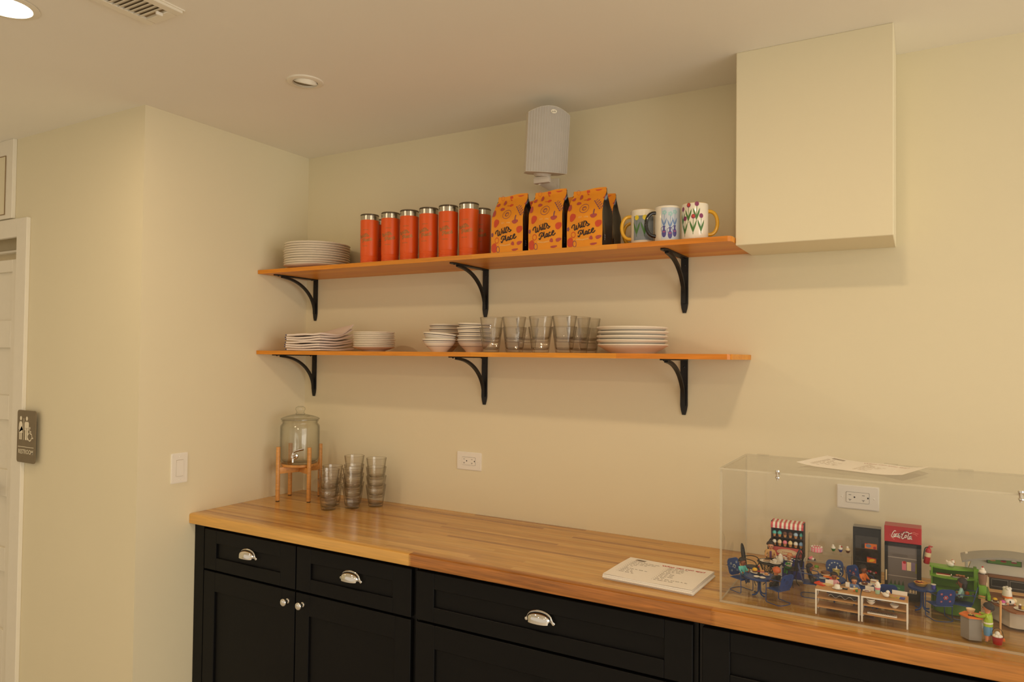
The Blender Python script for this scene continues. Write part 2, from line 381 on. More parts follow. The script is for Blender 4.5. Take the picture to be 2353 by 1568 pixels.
# ------------------------------------------------------------------ base cabinets
def cup_pull():
    """quarter-dome bin pull; origin on the drawer front, opening down"""
    b = MB(); R_, h_, d_ = .0425, .033, .0255; nu, nv = 20, 8; G = []
    for i in range(nu+1):
        row = []
        a = PI*i/nu
        for j in range(nv+1):
            e = PI/2*j/nv
            row.append(b.v((-R_*math.cos(a)*(1-.12*math.sin(e)**4), -d_*math.sin(e)**.8*math.sin(a)**.45-.002, -.013+h_*math.sin(a)**.6*math.cos(e)**.75)))
        G.append(row)
    for i in range(nu):
        for j in range(nv): b.face([G[i][j], G[i+1][j], G[i+1][j+1], G[i][j+1]], CHROME)
    return b
def pull(parent, x, z, y=-.62):
    P = thing_part('handle', cup_pull(), parent, (x, y+.0, z))
    b = MB()
    pts = [(-.047+.0, 0, -.009)]+[(-.043*math.cos(a), 0, -.010+.031*math.sin(a)**.7) for a in [PI*k/14 for k in range(1, 14)]]+[(.047, 0, -.009)]
    b.tube([(p[0], -.003, p[2]) for p in pts], (.0028), CHROME, 6)
    for s in (-1, 1): b.sph((s*.0475, -.003, -.0105), .006, CHROME, (1, .5, 1))
    o = b.obj('flange', P); return P
def thing_part(name, mb, parent, loc=(0, 0, 0)):
    o = mb.obj(name, parent); o.location = loc; return o
def shaker(parent, name, x0, z0, x1, z1, fr=(.066, .052, .066, .052), y=-.62):
    """frame-and-panel front"""
    b = MB(); l, bo, r, tp = fr; yb = y+.02
    b.box((x0, y, z0), (x0+l, yb, z1), CAB, .0016, 1); b.box((x1-r, y, z0), (x1, yb, z1), CAB, .0016, 1)
    b.box((x0+l, y, z1-tp), (x1-r, yb, z1), CAB, .0016, 1); b.box((x0+l, y, z0), (x1-r, yb, z0+bo), CAB, .0016, 1)
    b.box((x0+l-.005, y+.009, z0+bo-.005), (x1-r+.005, yb-.002, z1-tp+.005), CAB)
    o = b.obj(name, parent, smooth=False); return o
def knob(parent, x, z):
    b = MB(); T = Matrix.Rotation(PI/2, 4, 'X')
    b.lathe([(0, 0), (.0095, 0), (.0095, .004), (.006, .007), (.0055, .016), (.011, .020), (.0155, .0245), (.0155, .0265), (.0125, .0305), (.0065, .033), (0, .0335)], CHROME, 28, T=T)
    o = b.obj('knob', parent); o.location = (x, -.62, z)
def cabinets():
    specs = [('charcoal shaker cabinet with two drawers over two doors, left end', .002, 1.180, [(.066, .605), (.611, 1.168)], True, (.065, .002)),
             ('charcoal shaker cabinet with one wide drawer, below the paper stack', 1.184, 2.166, [(1.190, 2.155)], False, None),
             ('charcoal shaker cabinet at the right end, below the display case', 2.170, 3.55, [(2.182, 3.10)], False, None)]
    for lab, x0, x1, dr, two, fil in specs:
        t = thing('base_cabinet', lab, 'cabinet', (0, 0, 0), 0, 'base cabinets under the counter')
        b = MB(); b.box((x0, -.598, -.80), (x1, -.004, -.0425), mat('cabinet box', (10, 10, 11), .6)); b.box((x0, -.53, -Z0), (x1, -.02, -.80), mat('cabinet box', (10, 10, 11), .6))
        if fil: b.box((x0, -.6185, -.80), (fil[0]-.004, -.597, -.0425), CAB)
        b.obj('carcass', t, smooth=False)
        for i, (a, c) in enumerate(dr):
            d = shaker(t, 'drawer', a, -.228, c, -.060, (.075, .052, .082, .055))
            pull(d, (a+c)/2+(.003 if two else .002), -.131)
        if two: doors = [(a, c, k) for (a, c), k in zip(dr, (1, -1))]
        else:
            doors = []
            for z0, z1 in ((-.512, -.2365), (-.795, -.520)):
                a, c = dr[0]; d = shaker(t, 'drawer', a, z0, c, z1, (.08, .075, .082, .08)); pull(d, (a+c)/2+.002, (z0+z1)/2+.012)
        for a, c, s in doors:
            d = shaker(t, 'door', a, -.795, c, -.2365, (.07, .075, .07, .08)); knob(d, (c-.035) if s > 0 else (a+.04), -.276)
cabinets()

# ------------------------------------------------------------------ butcher-block counter
BLOCK = wood('butcher block top', [(196, 138, 64), (218, 166, 84), (226, 178, 98), (208, 154, 76), (232, 184, 104), (168, 112, 54), (222, 170, 90), (214, 160, 80)], .52, .021, .26, .35)
E1 = wood('maple edge', [(228, 178, 94), (222, 170, 88)], 2.5, .3, .3, .3, grain=.22)
E2 = wood('walnut edge', [(186, 122, 52), (174, 108, 42)], 2.5, .3, .3, .3, grain=.55)
E3 = wood('amber edge', [(180, 112, 44), (196, 132, 58)], 2.5, .3, .3, .3, grain=.4)
def counter():
    tc = .0416; y0 = -.648
    b = MB(); b.box((.001, y0+.03, -tc), (3.6, -.001, 0), BLOCK)
    xs = [.001, 1.177, 2.213, 3.6]
    for k, m in enumerate((E1, E2, E3)):
        r = .007; P = [(y0+.03, -tc), (y0+.002, -tc), (y0, -tc+.002), (y0, -r), (y0+r*.3, -r*.3), (y0+r, 0), (y0+.03, 0)]
        b.prism(P, m, FYZ, xs[k], xs[k+1])
    # finger joints between the edge staves
    for k, m in ((1, E1), (2, E3)):
        m = (E1, E2)[k-1]
        for j in range(8):
            z = -tc+.003+j*(tc-.006)/8; d = (tc-.006)/8; x = xs[k]
            b.face([b.v((x-.001, y0-.0004, z)), b.v((x+.012, y0-.0004, z+d/2)), b.v((x-.001, y0-.0004, z+d))], m)
    tag(b.obj('countertop', angle=30), 'butcher block countertop running along the back wall', 'countertop')
counter()

# ------------------------------------------------------------------ shelves
SHELF = wood('shelf wood', [(226, 142, 30), (232, 154, 40), (216, 128, 26), (236, 160, 46)], .6, .05, .42, .04, grain=.25)
ZU, ZL, TS, DS, XS = 1.0612, .6827, .0174, .3109, 2.1868
def shelf(z, lab):
    b = MB(); r = .003
    P = [(0.002, -.0005), (.002, -DS), (XS-.012, -DS), (XS-.004, -DS+.006), (XS, -DS+.02), (XS, -.0005)]
    b.prism(P, SHELF, FXY, z, z+TS)
    return tag(b.obj('shelf', smooth=False), lab, 'shelf', 'wall shelves')
shelf(ZU, 'upper wall shelf of orange-toned wood')
shelf(ZL, 'lower wall shelf of orange-toned wood')
def bracket():
    t = thing('shelf_bracket', '', 'bracket', (0, 0, 0), 0, 'black shelf brackets')
    b = MB(); w = .0135
    b.prism([(-w, 0), (w, 0), (w, -.172), (w*.8, -.19), (w*.45, -.207), (-w*.45, -.207), (-w*.8, -.19), (-w, -.172)], BLACKM, FXZ, -.0005, -.006)
    for z in (-.03, -.14): b.sph((0, -.006, z), .004, BLACKM, (1, .5, 1), 8, 4)
    b.obj('wall_strap', t)
    b = MB(); b.prism([(-w, 0), (w, 0), (w, -.25), (w*.5, -.268), (-w*.5, -.268), (-w, -.25)], BLACKM, lambda a, c, d: (a, c, d), 0, -.005)
    for y in (-.245, -.03): b.sph((0, y, -.006), .004, BLACKM, (1, 1, .6), 8, 4)
    b.obj('shelf_strap', t)
    b = MB(); pts = []
    for k in range(17):
        a = PI/2*k/16; pts.append((0, -.004-.235*(1-math.sin(a))**1.0, -.006-.168*(1-math.cos(a))))
    pts = [(0, -.222, -.007)]+[(0, -.222+.214*math.sin(a), -.172+.163*math.cos(a)) for a in [PI/2*(.06+.94*k/16) for k in range(17)]]
    b.tube(pts, [(.0095, .0075)]*len(pts), BLACKM, 4, flat=(1, 0, 0)); b.obj('brace', t)
    return t
first = None
for z, nm in ((ZU, 'upper'), (ZL, 'lower')):
    for x, q in ((.0655, 'left end'), (1.0745, 'middle'), (1.9475, 'right end')):
        lab = 'black iron shelf bracket under the %s shelf, %s' % (nm, q)
        if first is None: first = bracket(); first.location = (x, 0, z); first['label'] = lab
        else: dup(first, (x, 0, z), label=lab)

# ------------------------------------------------------------------ wall plates
def outlet(x, z, lab):
    t = thing('wall_outlet', lab, 'outlet', (x, 0, z), 0, 'wall outlets')
    b = MB(); b.prism(rrect(-.063, -.039, .063, .039, .004), PLASTIC, FXZ, 0, -.003); b.prism(rrect(-.06, -.036, .06, .036, .004), PLASTIC, FXZ, -.003, -.006); b.obj('cover_plate', t)
    b = MB(); b.prism(rrect(-.0345, -.0175, .0345, .0175, .003), DARK, FXZ, -.006, -.0063); b.prism(rrect(-.0338, -.0168, .0338, .0168, .003), PLASTIC, FXZ, -.006, -.0078)
    r = b.obj('receptacle', t)
    b = MB(); w = XZ(-.0079)
    for cx in (-.023, .017):
        b.pol(rect(cx-.004, .0075, cx+.004, .009), w, DARK); b.pol(rect(cx-.0045, -.008, cx+.0045, -.0066), w, DARK); b.pol(rect(cx-.0008, -.012, cx+.0008, -.008), w, DARK)
        b.blob(cx+.0135, .001, .0026, .003, w, DARK, n=10)
    b.obj('slots', r)
    for cx in (-.048, .048): b = MB(); b.sph((cx, -.006, 0), .003, PLASTIC, (1, .4, 1), 8, 4); b.obj('screw', t)
outlet(1.0, .2265, 'white wall outlet in the middle of the wall above the counter')
outlet(2.529, .2325, 'white wall outlet behind the clear display case')
def switch():
    t = thing('light_switch', 'white rocker light switch on the left wall', 'switch', (0, -.7015, .2005), PI/2, None)
    b = MB(); b.prism(rrect(-.0385, -.063, .0385, .063, .004), PLASTIC, FXZ, 0, -.003); b.prism(rrect(-.036, -.060, .036, .060, .004), PLASTIC, FXZ, -.003, -.006); b.obj('cover_plate', t)
    b = MB(); b.prism(rrect(-.0172, -.0345, .0172, .0345, .002), mat('seam', (140, 116, 84), .8), FXZ, -.006, -.0062); b.prism(rect(-.0165, -.0335, .0165, .0335), PLASTIC, FXZ, -.006, -.008)
    b.obj('rocker', t)
    for z in (-.048, .048): b = MB(); b.sph((0, -.006, z), .003, PLASTIC, (1, .4, 1), 8, 4); b.obj('screw', t)
switch()

# ------------------------------------------------------------------ loudspeaker
def speaker():
    t = thing('loudspeaker', 'white wall-mounted loudspeaker with curved ribbed grille', 'speaker', (1.427, -.148, 1.528))
    Rm = Matrix.Rotation(math.radians(43), 4, 'Z') @ Matrix.Rotation(math.radians(9), 4, 'X')
    w, hb, ht = .083, -.120, .098
    G = mat('speaker grille', (186, 180, 170), .7); PW = mat('speaker shell', (226, 218, 202), .5)
    def fy(u): return -.052-.032*math.cos(u/w*PI/2*.82)
    def top(u): return ht+.026*(1-(u/w)**2)
    n = 34
    b = MB(); b.M = Rm; rows = []
    for i in range(n+1):
        u = -w+2*w*i/n; y = fy(u)+(.0012 if i % 2 else 0); rows.append([b.v((u, y, hb+(top(u)-hb)*k/6)) for k in range(7)])
    for i in range(n):
        for k in range(6): b.face([rows[i][k], rows[i+1][k], rows[i+1][k+1], rows[i][k+1]], G)
    b.obj('grille', t, angle=15)
    b = MB(); b.M = Rm
    poly = [(-w+2*w*i/n, fy(-w+2*w*i/n)+.003) for i in range(n+1)]+[(w*.86, .02), (w*.55, .05), (-w*.55, .05), (-w*.86, .02)]
    m_ = len(poly)
    A = [b.v((p[0], p[1], hb-.002)) for p in poly]; B = [b.v((p[0], p[1], (top(p[0]) if abs(p[0]) <= w else ht)+.002)) for p in poly]
    for k in range(m_): b.face([A[k], A[(k+1) % m_], B[(k+1) % m_], B[k]], PW)
    b.face(list(reversed(A)), PW)
    c = b.v((0, 0, ht+.02))
    for k in range(m_): b.face([B[k], B[(k+1) % m_], c], PW)
    b.obj('cabinet', t)
    b = MB(); b.M = Rm
    wr = lambda p, q: (p, fy(p)-.0015, q)
    b.blob(.010, .105, .0125, .0075, wr, mat('badge white', (244, 236, 214), .5), n=20)
    b.text('polk', .0095, lambda p, q: (p+.010, fy(p+.010)-.002, q+.105), mat('badge ink', (120, 112, 96), .6)); b.obj('badge', t)
    b = MB()
    b.M = Rm; b.lathe([(0, hb-.012), (.03, hb-.012), (.036, hb-.002), (.036, hb)], PW, 24); b.M = Matrix()
    Q = Rm @ Vector((0, 0, hb-.01))
    b.box((Q.x-.035, Q.y-.012, Q.z-.03), (Q.x+.035, Q.y+.012, Q.z-.002), PW, .008)
    b.tube([(Q.x, Q.y, Q.z-.018), (Q.x-.012, .143, Q.z-.02)], [(.022, .008), (.018, .008)], PW, 8)
    b.box((Q.x-.04, .138, Q.z-.045), (Q.x+.012, .1475, Q.z+.02), PW, .004); b.obj('mount', t)
speaker()
# ------------------------------------------------------------------ upper shelf: dinner plates
zu, zl = ZU+TS+.0002, ZL+TS+.0002
def plate(R_, rb, hh, th, band=False):
    b = MB(); pr = [(0, .003), (rb-.006, .003), (rb-.004, 0), (rb, 0), (rb+.003, .004)]
    pr += [(rb+(R_-rb)*.5, hh*.55), (R_-.003, hh-th*.1), (R_, hh+th*.4), (R_-.002, hh+th), (R_-.006, hh+th)]
    top = [(R_-.012, hh+th*.8), (rb+(R_-rb)*.45, hh*.55+th*.6), (rb, .004+th*.7), (0, .004+th*.7)]
    n = len(pr)+len(top)-1
    mats = [CHINA]*n
    if band: mats[len(pr)-1] = NAVY
    b.lathe(pr+top, CHINA, 56, mats=mats); return b
def stack(name, cat, mk, x, y, z, n, dz, lab, group, jit=.0015, tilt=None):
    first = None
    for i in range(n):
        lb = lab % order(i, n); rx = ((random.random()-.5)*.01, (random.random()-.5)*.01, random.random()*6)
        if tilt and i in tilt: rx = tilt[i]
        p = (x+random.uniform(-jit, jit), y+random.uniform(-jit, jit), z+i*dz)
        if first is None: first = mk().obj(name); first.location = p; tag(first, lb, cat, group)
        else: dup(first, p, label=lb, rot=rx)
    return first
stack('dinner_plate', 'plate', lambda: plate(.1525, .1, .018, .005), .233, -.1615, zu, 10, .0109, 'cream dinner plate on the upper shelf, %s of its ten', 'dinner plates on the upper shelf', .002)

# insulated tumblers
ORANGE = mat('orange powder coat', (226, 88, 10), .42, bump=.05, bscale=900, var=.03)
LID = clear('clear smoke lid', (.5, .46, .42), (.2, .18, .16), 1, .05)
ETCH = mat('etched steel', (168, 112, 60), .4, .3)
WILLS = [[(235, 745), (225, 700), (270, 625), (350, 595), (355, 650), (340, 740), (360, 815), (410, 770), (445, 620), (435, 720), (450, 785), (510, 740), (555, 600), (545, 520)],
    [(610, 590), (600, 680), (620, 710), (650, 690), (700, 560), (715, 470), (690, 560), (680, 660), (710, 690), (740, 660), (790, 520), (800, 440), (780, 520), (765, 640), (790, 680), (845, 640)],
    [(622, 508), (628, 492)], [(862, 425), (852, 475)], [(850, 620), (880, 560), (900, 450), (915, 505), (980, 560), (1008, 592), (960, 632), (905, 618)], [(1000, 600), (1040, 550)],
    [(640, 880), (610, 980), (570, 1075), (525, 1070), (525, 1025)], [(540, 960), (520, 920), (580, 840), (680, 820), (720, 870), (690, 950), (630, 960)],
    [(762, 780), (752, 900), (770, 1000), (810, 980), (850, 910)], [(930, 852), (880, 845), (840, 910), (850, 970), (900, 940), (938, 850), (925, 930), (950, 960), (990, 915)],
    [(1062, 795), (1010, 790), (988, 870), (1020, 930), (1080, 900), (1115, 850)], [(1115, 835), (1180, 785), (1200, 725), (1160, 722), (1118, 800), (1130, 872), (1190, 890), (1270, 800)]]
def wills(b, w, k, m, wd):
    """the two-line script name; w maps metres around the word's centre"""
    for s in WILLS: b.ribbon([((X-770)*8.8e-5*k, (-(Y-760)*9.13e-5-.1*(X-770)*9.13e-5)*k) for X, Y in s], wd, w, m, sm=3)
def cup(ang):
    t = thing('tumbler', '', 'tumbler'); Hh = .208
    b = MB(); pr = [(0, .001), (.032, .001), (.0362, 0), (.0374, .003)]
    for z in (.012, .018, .024, .030): pr += [(.0378, z-.0022), (.0369, z), (.0379, z+.0022)]
    pr += [(.0383, .05), (.0395, Hh-.03), (.0396, Hh-.021)]
    b.lathe(pr, ORANGE, 48)
    rr = lambda z: .0383+max(0, z-.05)*(.0395-.0383)/(Hh-.08)
    w = lambda p, q: ((rr(.108+q)+.0003)*math.cos(ang+p/.037), (rr(.108+q)+.0003)*math.sin(ang+p/.037), .108+q)
    wills(b, w, .66, ETCH, .0034)
    for q, p0 in ((.034, -.01), (-.036, -.014)):
        for k in range(6): b.pol(rect(p0+k*.004, q, p0+k*.004+.0022, q+.0035), w, ETCH)
    b.obj('body', t)
    b = MB(); b.lathe([(.0393, Hh-.0212), (.0392, Hh-.002), (.038, Hh-.0005), (.036, Hh-.002), (.035, Hh-.02)], STEEL, 48); b.obj('steel_rim', t)
    b = MB(); b.lathe([(0, Hh-.001), (.034, Hh-.001), (.0398, Hh), (.04, Hh+.003), (.0385, Hh+.005), (.034, Hh+.003), (0, Hh+.003)], LID, 40); b.obj('lid', t)
    return t
cl = [(.635, -.255), (.744, -.247), (.846, -.248), (.948, -.250), (1.048, -.252), (1.149, -.254)]
fc = None
for i, (x, y) in enumerate(cl):
    lab = 'orange tumbler with steel rim, '+['leftmost of the row on the upper shelf', 'second from the left in the row on the upper shelf', 'third from the left in the row on the upper shelf', 'third from the right in the front row', 'second from the right in the front row', 'rightmost of the front row, tallest in view'][i]
    a = math.atan2(CAM.y-y, CAM.x-x)-math.radians([27, 14, 24, 26, 16, 24][i])
    if fc is None: fc = cup(0); fc.location = (x, y, zu); fc['label'] = lab; fc['group'] = 'orange tumblers on the upper shelf'; fc.rotation_euler = (0, 0, a)
    else: dup(fc, (x, y, zu), a, lab)
dup(fc, (1.135, -.14, zu), -1.2, 'orange tumbler half hidden behind the right end of the row, beside the bags')
dup(fc, (.598, -.14, zu), -.6, 'orange tumbler hidden behind the gap between the two leftmost ones')

# coffee bags
BAGO = mat('orange bag paper', (234, 148, 24), .55, bump=.12, bscale=40, var=.05)
BAGK = mat('black foil', (26, 22, 26), .28, bump=.15, bscale=30, coat=.3)
P1 = mat('print red', (206, 74, 40), .6); P2 = mat('print plum', (178, 76, 70), .6); P3 = mat('print violet', (132, 76, 96), .6); PK = mat('print black', (34, 24, 34), .6); PW_ = mat('print pale', (244, 196, 120), .6)
def bag():
    t = thing('coffee_bag', '', 'coffee bag'); w_, h_, d_ = .1375, .2215, .088
    def half(z): return w_/2*(1 if z < .135 else 1-.05*min(1, (z-.135)/.02))
    def fy(x, z):                     # depth of the front sheet
        k = max(0, (z-.125)/(h_-.02-.125)); base = -d_/2*(1-min(1, k)**1.3)-.0015
        bulge = -.006*math.cos(x/w_*PI)*max(0, math.sin(min(1, z/.15)*PI))
        wr = .0012*math.sin(x*70+z*55)*min(1, z/.05)
        return base+bulge+wr
    def topz(x): return h_-.004+.006*(x/w_)+.002*math.sin(x*60)
    nx, nz = 18, 22
    for nm, sg in (('front_panel', 1), ('back_panel', -1)):
        b = MB(); G = []
        for i in range(nx+1):
            row = []
            for k in range(nz+1):
                z = topz(0)*k/nz; s_ = -1+2*i/nx; x = half(z)*s_
                if k == nz: x *= .97
                zz = z+(topz(x)-topz(0))*(k/nz)**3
                row.append(b.v((x, sg*fy(x, z), zz)))
            G.append(row)
        for i in range(nx):
            for k in range(nz): b.face([G[i][k], G[i+1][k], G[i+1][k+1], G[i][k+1]], BAGO)
        if sg == 1:
            for lay, lst in enumerate([
                [(-.03, .945, .045, .065, .3, P1), (.26, .975, .12, .03, .05, P1), (.31, .875, .10, .042, .55, P2), (-.21, .855, .04, .045, .2, P2), (.04, .793, .06, .024, .15, P1), (-.22, .735, .062, .028, 0, P2),
                 (-.44, .66, .055, .06, 0, P2), (-.33, .49, .095, .062, .7, P1), (.26, .492, .095, .034, .1, P2), (.40, .36, .10, .055, .35, P1), (.2, .13, .048, .032, 0, P2), (.40, .135, .08, .03, .3, P2),
                 (-.40, .075, .095, .085, 0, P1), (.26, .03, .10, .018, .1, P2), (.46, .83, .035, .05, .2, P2), (-.40, .82, .05, .03, .4, P2), (.45, .985, .03, .025, 0, P1)]]):
                for u, v, rx, ry, ro, m in lst:
                    ww = lambda p, q: (p*w_, fy(p*w_, q*h_)-.0007, q*h_)
                    b.blob(u, v, rx, ry*1.0, lambda p, q: ww(max(-.485, min(.485, p)), max(.004, min(.965, q))), m, rot=0 if ro == 0 else ro*.5, wob=.1)
            ww = lambda p, q: (p*w_, fy(p*w_, q*h_)-.0010, q*h_)
            b.ribbon([(-.10, .79), (-.02, .792)], .010, ww, P1); b.ribbon([(.26, .51), (.27, .56), (.285, .60)], .03, ww, P3)
            b.blob(-.32, .945, .05, .04, ww, P1, ring=.006); b.blob(-.30, .20, .06, .045, ww, P1, ring=.012); b.blob(-.27, .05, .05, .05, ww, P3, ring=.012)
            for r1, m in ((.125, P3), (.055, P3)): b.blob(-.02, .63, r1, r1*.62, ww, m, n=26, ring=.008 if r1 > .1 else .009)
            b.ribbon([(-.04, .635), (-.01, .655), (.03, .64), (.02, .605), (-.03, .60), (-.055, .63), (-.03, .668)], .007, ww, P3)
            for k in range(5):
                u, v = .25+k*.045, .775-k*.036
                b.ribbon([(u, v), (u+.05, v-.035)], .008, ww, P3, 0)
                for s in (-1, 1): b.blob(u+.02+s*.032, v-.01+s*.02, .032, .012, ww, P3, rot=.6*s+.2, n=8)
            for k in range(5): a = 2*PI*k/5; b.blob(-.455+.022*math.cos(a), .30+.022*math.sin(a), .018, .016, ww, P3, n=8)
            w2 = lambda p, q: (p, fy(p, .0625+q)-.0013, .0625+q); wills(b, w2, 1.0, PK, .0036)
            b.text('EST.  1996', .0085, lambda p, q: (p-.002, fy(p, .106+q)-.0013, .106+q+.10*p*0), PW_, bold=.0001)
            for k in range(9): b.pol(rect(-.028+k*.0052, .0215+.0006*abs(k-4), -.028+k*.0052+.003, .0265+.0006*abs(k-4)), lambda p, q: (p, fy(p, q)-.0013, q), PW_)
        b.obj(nm, t, angle=60)
    for s in (-1, 1):
        b = MB(); rows = []
        for k in range(17):
            z = topz(0)*.985*k/16; x = half(z)*s; a = fy(x, z)+.0004; fold = x-s*.012*math.sin(min(1, z/.15)*PI/2)
            rows.append([b.v((x, a, z)), b.v(((x+fold)/2+s*.002, a*.5, z)), b.v((fold, 0, z)), b.v(((x+fold)/2+s*.002, -a*.5, z)), b.v((x, -a, z))])
        for i in range(16):
            for k in range(4): b.face([rows[i][k], rows[i][k+1], rows[i+1][k+1], rows[i+1][k]], BAGK)
        if s == 1:
            for k in range(3):
                z = .02+k*.008; b.pol([(0, 0), (1, 0), (1, 1), (0, 1)], lambda p, q: (w_/2-.0005-(.004)*p+.0035, -.033+.018*p, z+.005*q), mat('foil print', (150, 142, 140), .6))
        b.obj('side_gusset', t, angle=60)
    b = MB(); b.box((-w_/2+.002, -d_/2+.002, 0.0003), (w_/2-.002, d_/2-.002, .002), BAGK); b.obj('base', t)
    return t
fb = None
for i, (x, y, lab) in enumerate([(1.3565, -.263, 'leftmost front orange coffee bag, beside the orange tumblers'), (1.5185, -.264, 'middle front orange coffee bag on the upper shelf'), (1.676, -.264, 'rightmost front orange coffee bag on the upper shelf'),
        (1.368, -.125, 'orange coffee bag standing behind the leftmost front bag'), (1.522, -.125, 'orange coffee bag standing behind the middle front bag'), (1.672, -.168, 'orange coffee bag standing behind the rightmost front bag, next to the mugs')]):
    if fb is None: fb = bag(); fb['label'] = lab; fb['group'] = 'orange coffee bags on the upper shelf'; fb.location = (x, y, zu); fb.scale = (1, 1, 1.03)
    else: dup(fb, (x, y, zu), [0, .01, -.015, .03, -.03, .02][i], lab).scale = (1, 1, [1, 1.03, .975, 1.05, 1.03, .965][i])

# mugs
MW = mat('white mug glaze', (240, 232, 214), .15, coat=.4); MY = mat('yellow glaze', (226, 172, 36), .15, coat=.4); MK = mat('black glaze', (16, 13, 14), .12, coat=.4)
TG = mat('tulip green', (70, 118, 52), .4); TP = mat('tulip purple', (132, 42, 92), .4); TR = mat('tulip red', (196, 62, 40), .4); TY = mat('tulip yellow', (232, 206, 30), .4); TB = mat('print grey blue', (132, 142, 152), .3); VB = mat('vase blue', (76, 70, 140), .4); VL = mat('leaf blue', (104, 134, 184), .4); VT = mat('bloom teal', (158, 200, 200), .4); PB = mat('print pale blue', (196, 204, 214), .3)
def mug(x, y, inner, hm, hdir, label, art=None, rad=.0435, hh=.121):
    t = thing('mug', label, 'mug', (x, y, zu), 0, None)
    b = MB(); r = rad
    pr = [(0, .003), (r-.008, .003), (r-.006, 0), (r-.003, 0), (r, .005), (r, hh-.004), (r-.001, hh-.001)]
    b.lathe(pr, MW, 56)
    va = math.atan2(CAM.y-y, CAM.x-x)
    w = lambda p, q, d=.0004: ((r+d)*math.cos(va+p/r), (r+d)*math.sin(va+p/r), q)
    if art: art(b, w)
    b.obj('body', t)
    b = MB(); b.lathe([(r-.001, hh-.001), (r-.002, hh), (r-.0035, hh-.001), (r-.004, hh-.01), (r-.005, .008), (0, .006)], inner, 48); b.obj('lining', t)
    b = MB(); dx, dy = hdir; pts = []
    for k in range(13):
        a = -PI/2+PI*k/12; o = r-.003+.035*math.cos(a)**.7 if k not in (0, 12) else r-.003
        z = hh*.5+.040*math.sin(a); pts.append((dx*o, dy*o, z))
    b.tube(pts, (.0062), hm, 10); b.obj('handle', t)
    return t
def leaf(b, w, pts, wd, m):
    p = smooth_path([(x, y, 0) for x, y in pts], 4); n = len(p)
    for i in range(n-1):
        for k in (0, 1):
            Q = []
            for j, e in ((i, k), (i, k+1), (i+1, k+1), (i+1, k)):
                t = (p[min(j+1, n-1)]-p[max(j-1, 0)]).normalized(); h = wd*math.sin(PI*min(.98, .08+.9*j/(n-1)))*(e-1)/2; Q.append((p[j].x-t.y*h, p[j].y+t.x*h))
            b.pol(Q, w, m)
def tulip(b, w, p, q, s, m, m2=None):
    for sgn in (-1, 1):
        leaf(b, w, [(p, q-.034*s), (p+sgn*.0028*s, q-.022*s), (p+sgn*.0068*s, q-.010*s), (p+sgn*.0098*s, q+.001*s)], .0052*s, TG)
    b.ribbon([(p, q-.040*s), (p, q-.02*s), (p+.001, q+.008*s)], .0016, w, TG, 2)
    b.blob(p+.001, q+.013*s, .0062*s, .007*s, lambda a, c: w(a, c, .0005), m)
    if m2: b.blob(p+.001, q+.014*s, .004*s, .005*s, lambda a, c: w(a, c, .0008), m2)
def art1(b, w):
    n = 16
    for k in range(n):
        p0 = -.036+.075*k/n; p1 = -.036+.075*(k+1)/n; b.pol(rect(p0, .013, p1, .098), w, TB)
    w2 = lambda p, q, d=0: w(p, q, .0007+d)
    for p in (-.024, .004): tulip(b, w2, p, .075, 1.25, TY)
def art2(b, w):
    for k in range(16): p0 = -.022+.075*k/16; b.pol(rect(p0, .006, p0+.075/16+.0001, .113), w, PB)
    w2 = lambda p, q, d=0: w(p, q, .0006+d)
    for p, q in ((-.012, .026), (.008, .021), (.024, .028)):
        b.blob(p, q, .0075, .014, w2, VB); b.pol(rect(p-.003, q+.01, p+.003, q+.024), w2, VB); b.pol(rect(p-.0045, q+.021, p+.0045, q+.025), w2, VB)
        b.ribbon([(p-.003, q+.022), (p-.010, q+.018), (p-.008, q+.006)], .0015, w2, VB)
        b.blob(p, q+.005, .005, .003, lambda a, c: w(a, c, .0009), mat('vase pink', (150, 84, 130), .5))
        for s in (-1, 1): leaf(b, w2, [(p, q+.024), (p+s*.004, q+.036), (p+s*.009, q+.052)], .0045, VL)
        b.ribbon([(p, q+.026), (p+.001, q+.064)], .0012, w2, VL, 0)
        for k in range(5): a = 2*PI*k/5; b.blob(p+.001+.005*math.cos(a), q+.070+.005*math.sin(a), .0035, .0035, w2, VT, n=8)
def art3(b, w):
    for p, q, m, m2 in ((-.022, .098, TP, TR), (.005, .101, TP, None), (-.036, .055, TP, None), (-.006, .060, TP, TR), (.020, .062, TP, None), (-.047, .088, TP, None)): tulip(b, w, p, q, 1.12, m, m2)
L2 = Vector((-.868, -.497)); 
mug(1.867, -.235, MY, MY, (-.868, -.497), 'white mug with yellow tulips on grey, leftmost of the front mugs', art1)
mug(1.961, -.256, MK, MK, (-.80, -.60), 'white mug with blue vases and a black handle on the upper shelf', art2)
mug(2.0545, -.256, MY, MY, (.868, .497), 'white mug with purple and red tulips at the upper shelf end', art3)
mug(1.829, -.115, MY, MY, (-.868, -.497), 'white mug with a yellow handle hidden behind the grey tulip mug', None)

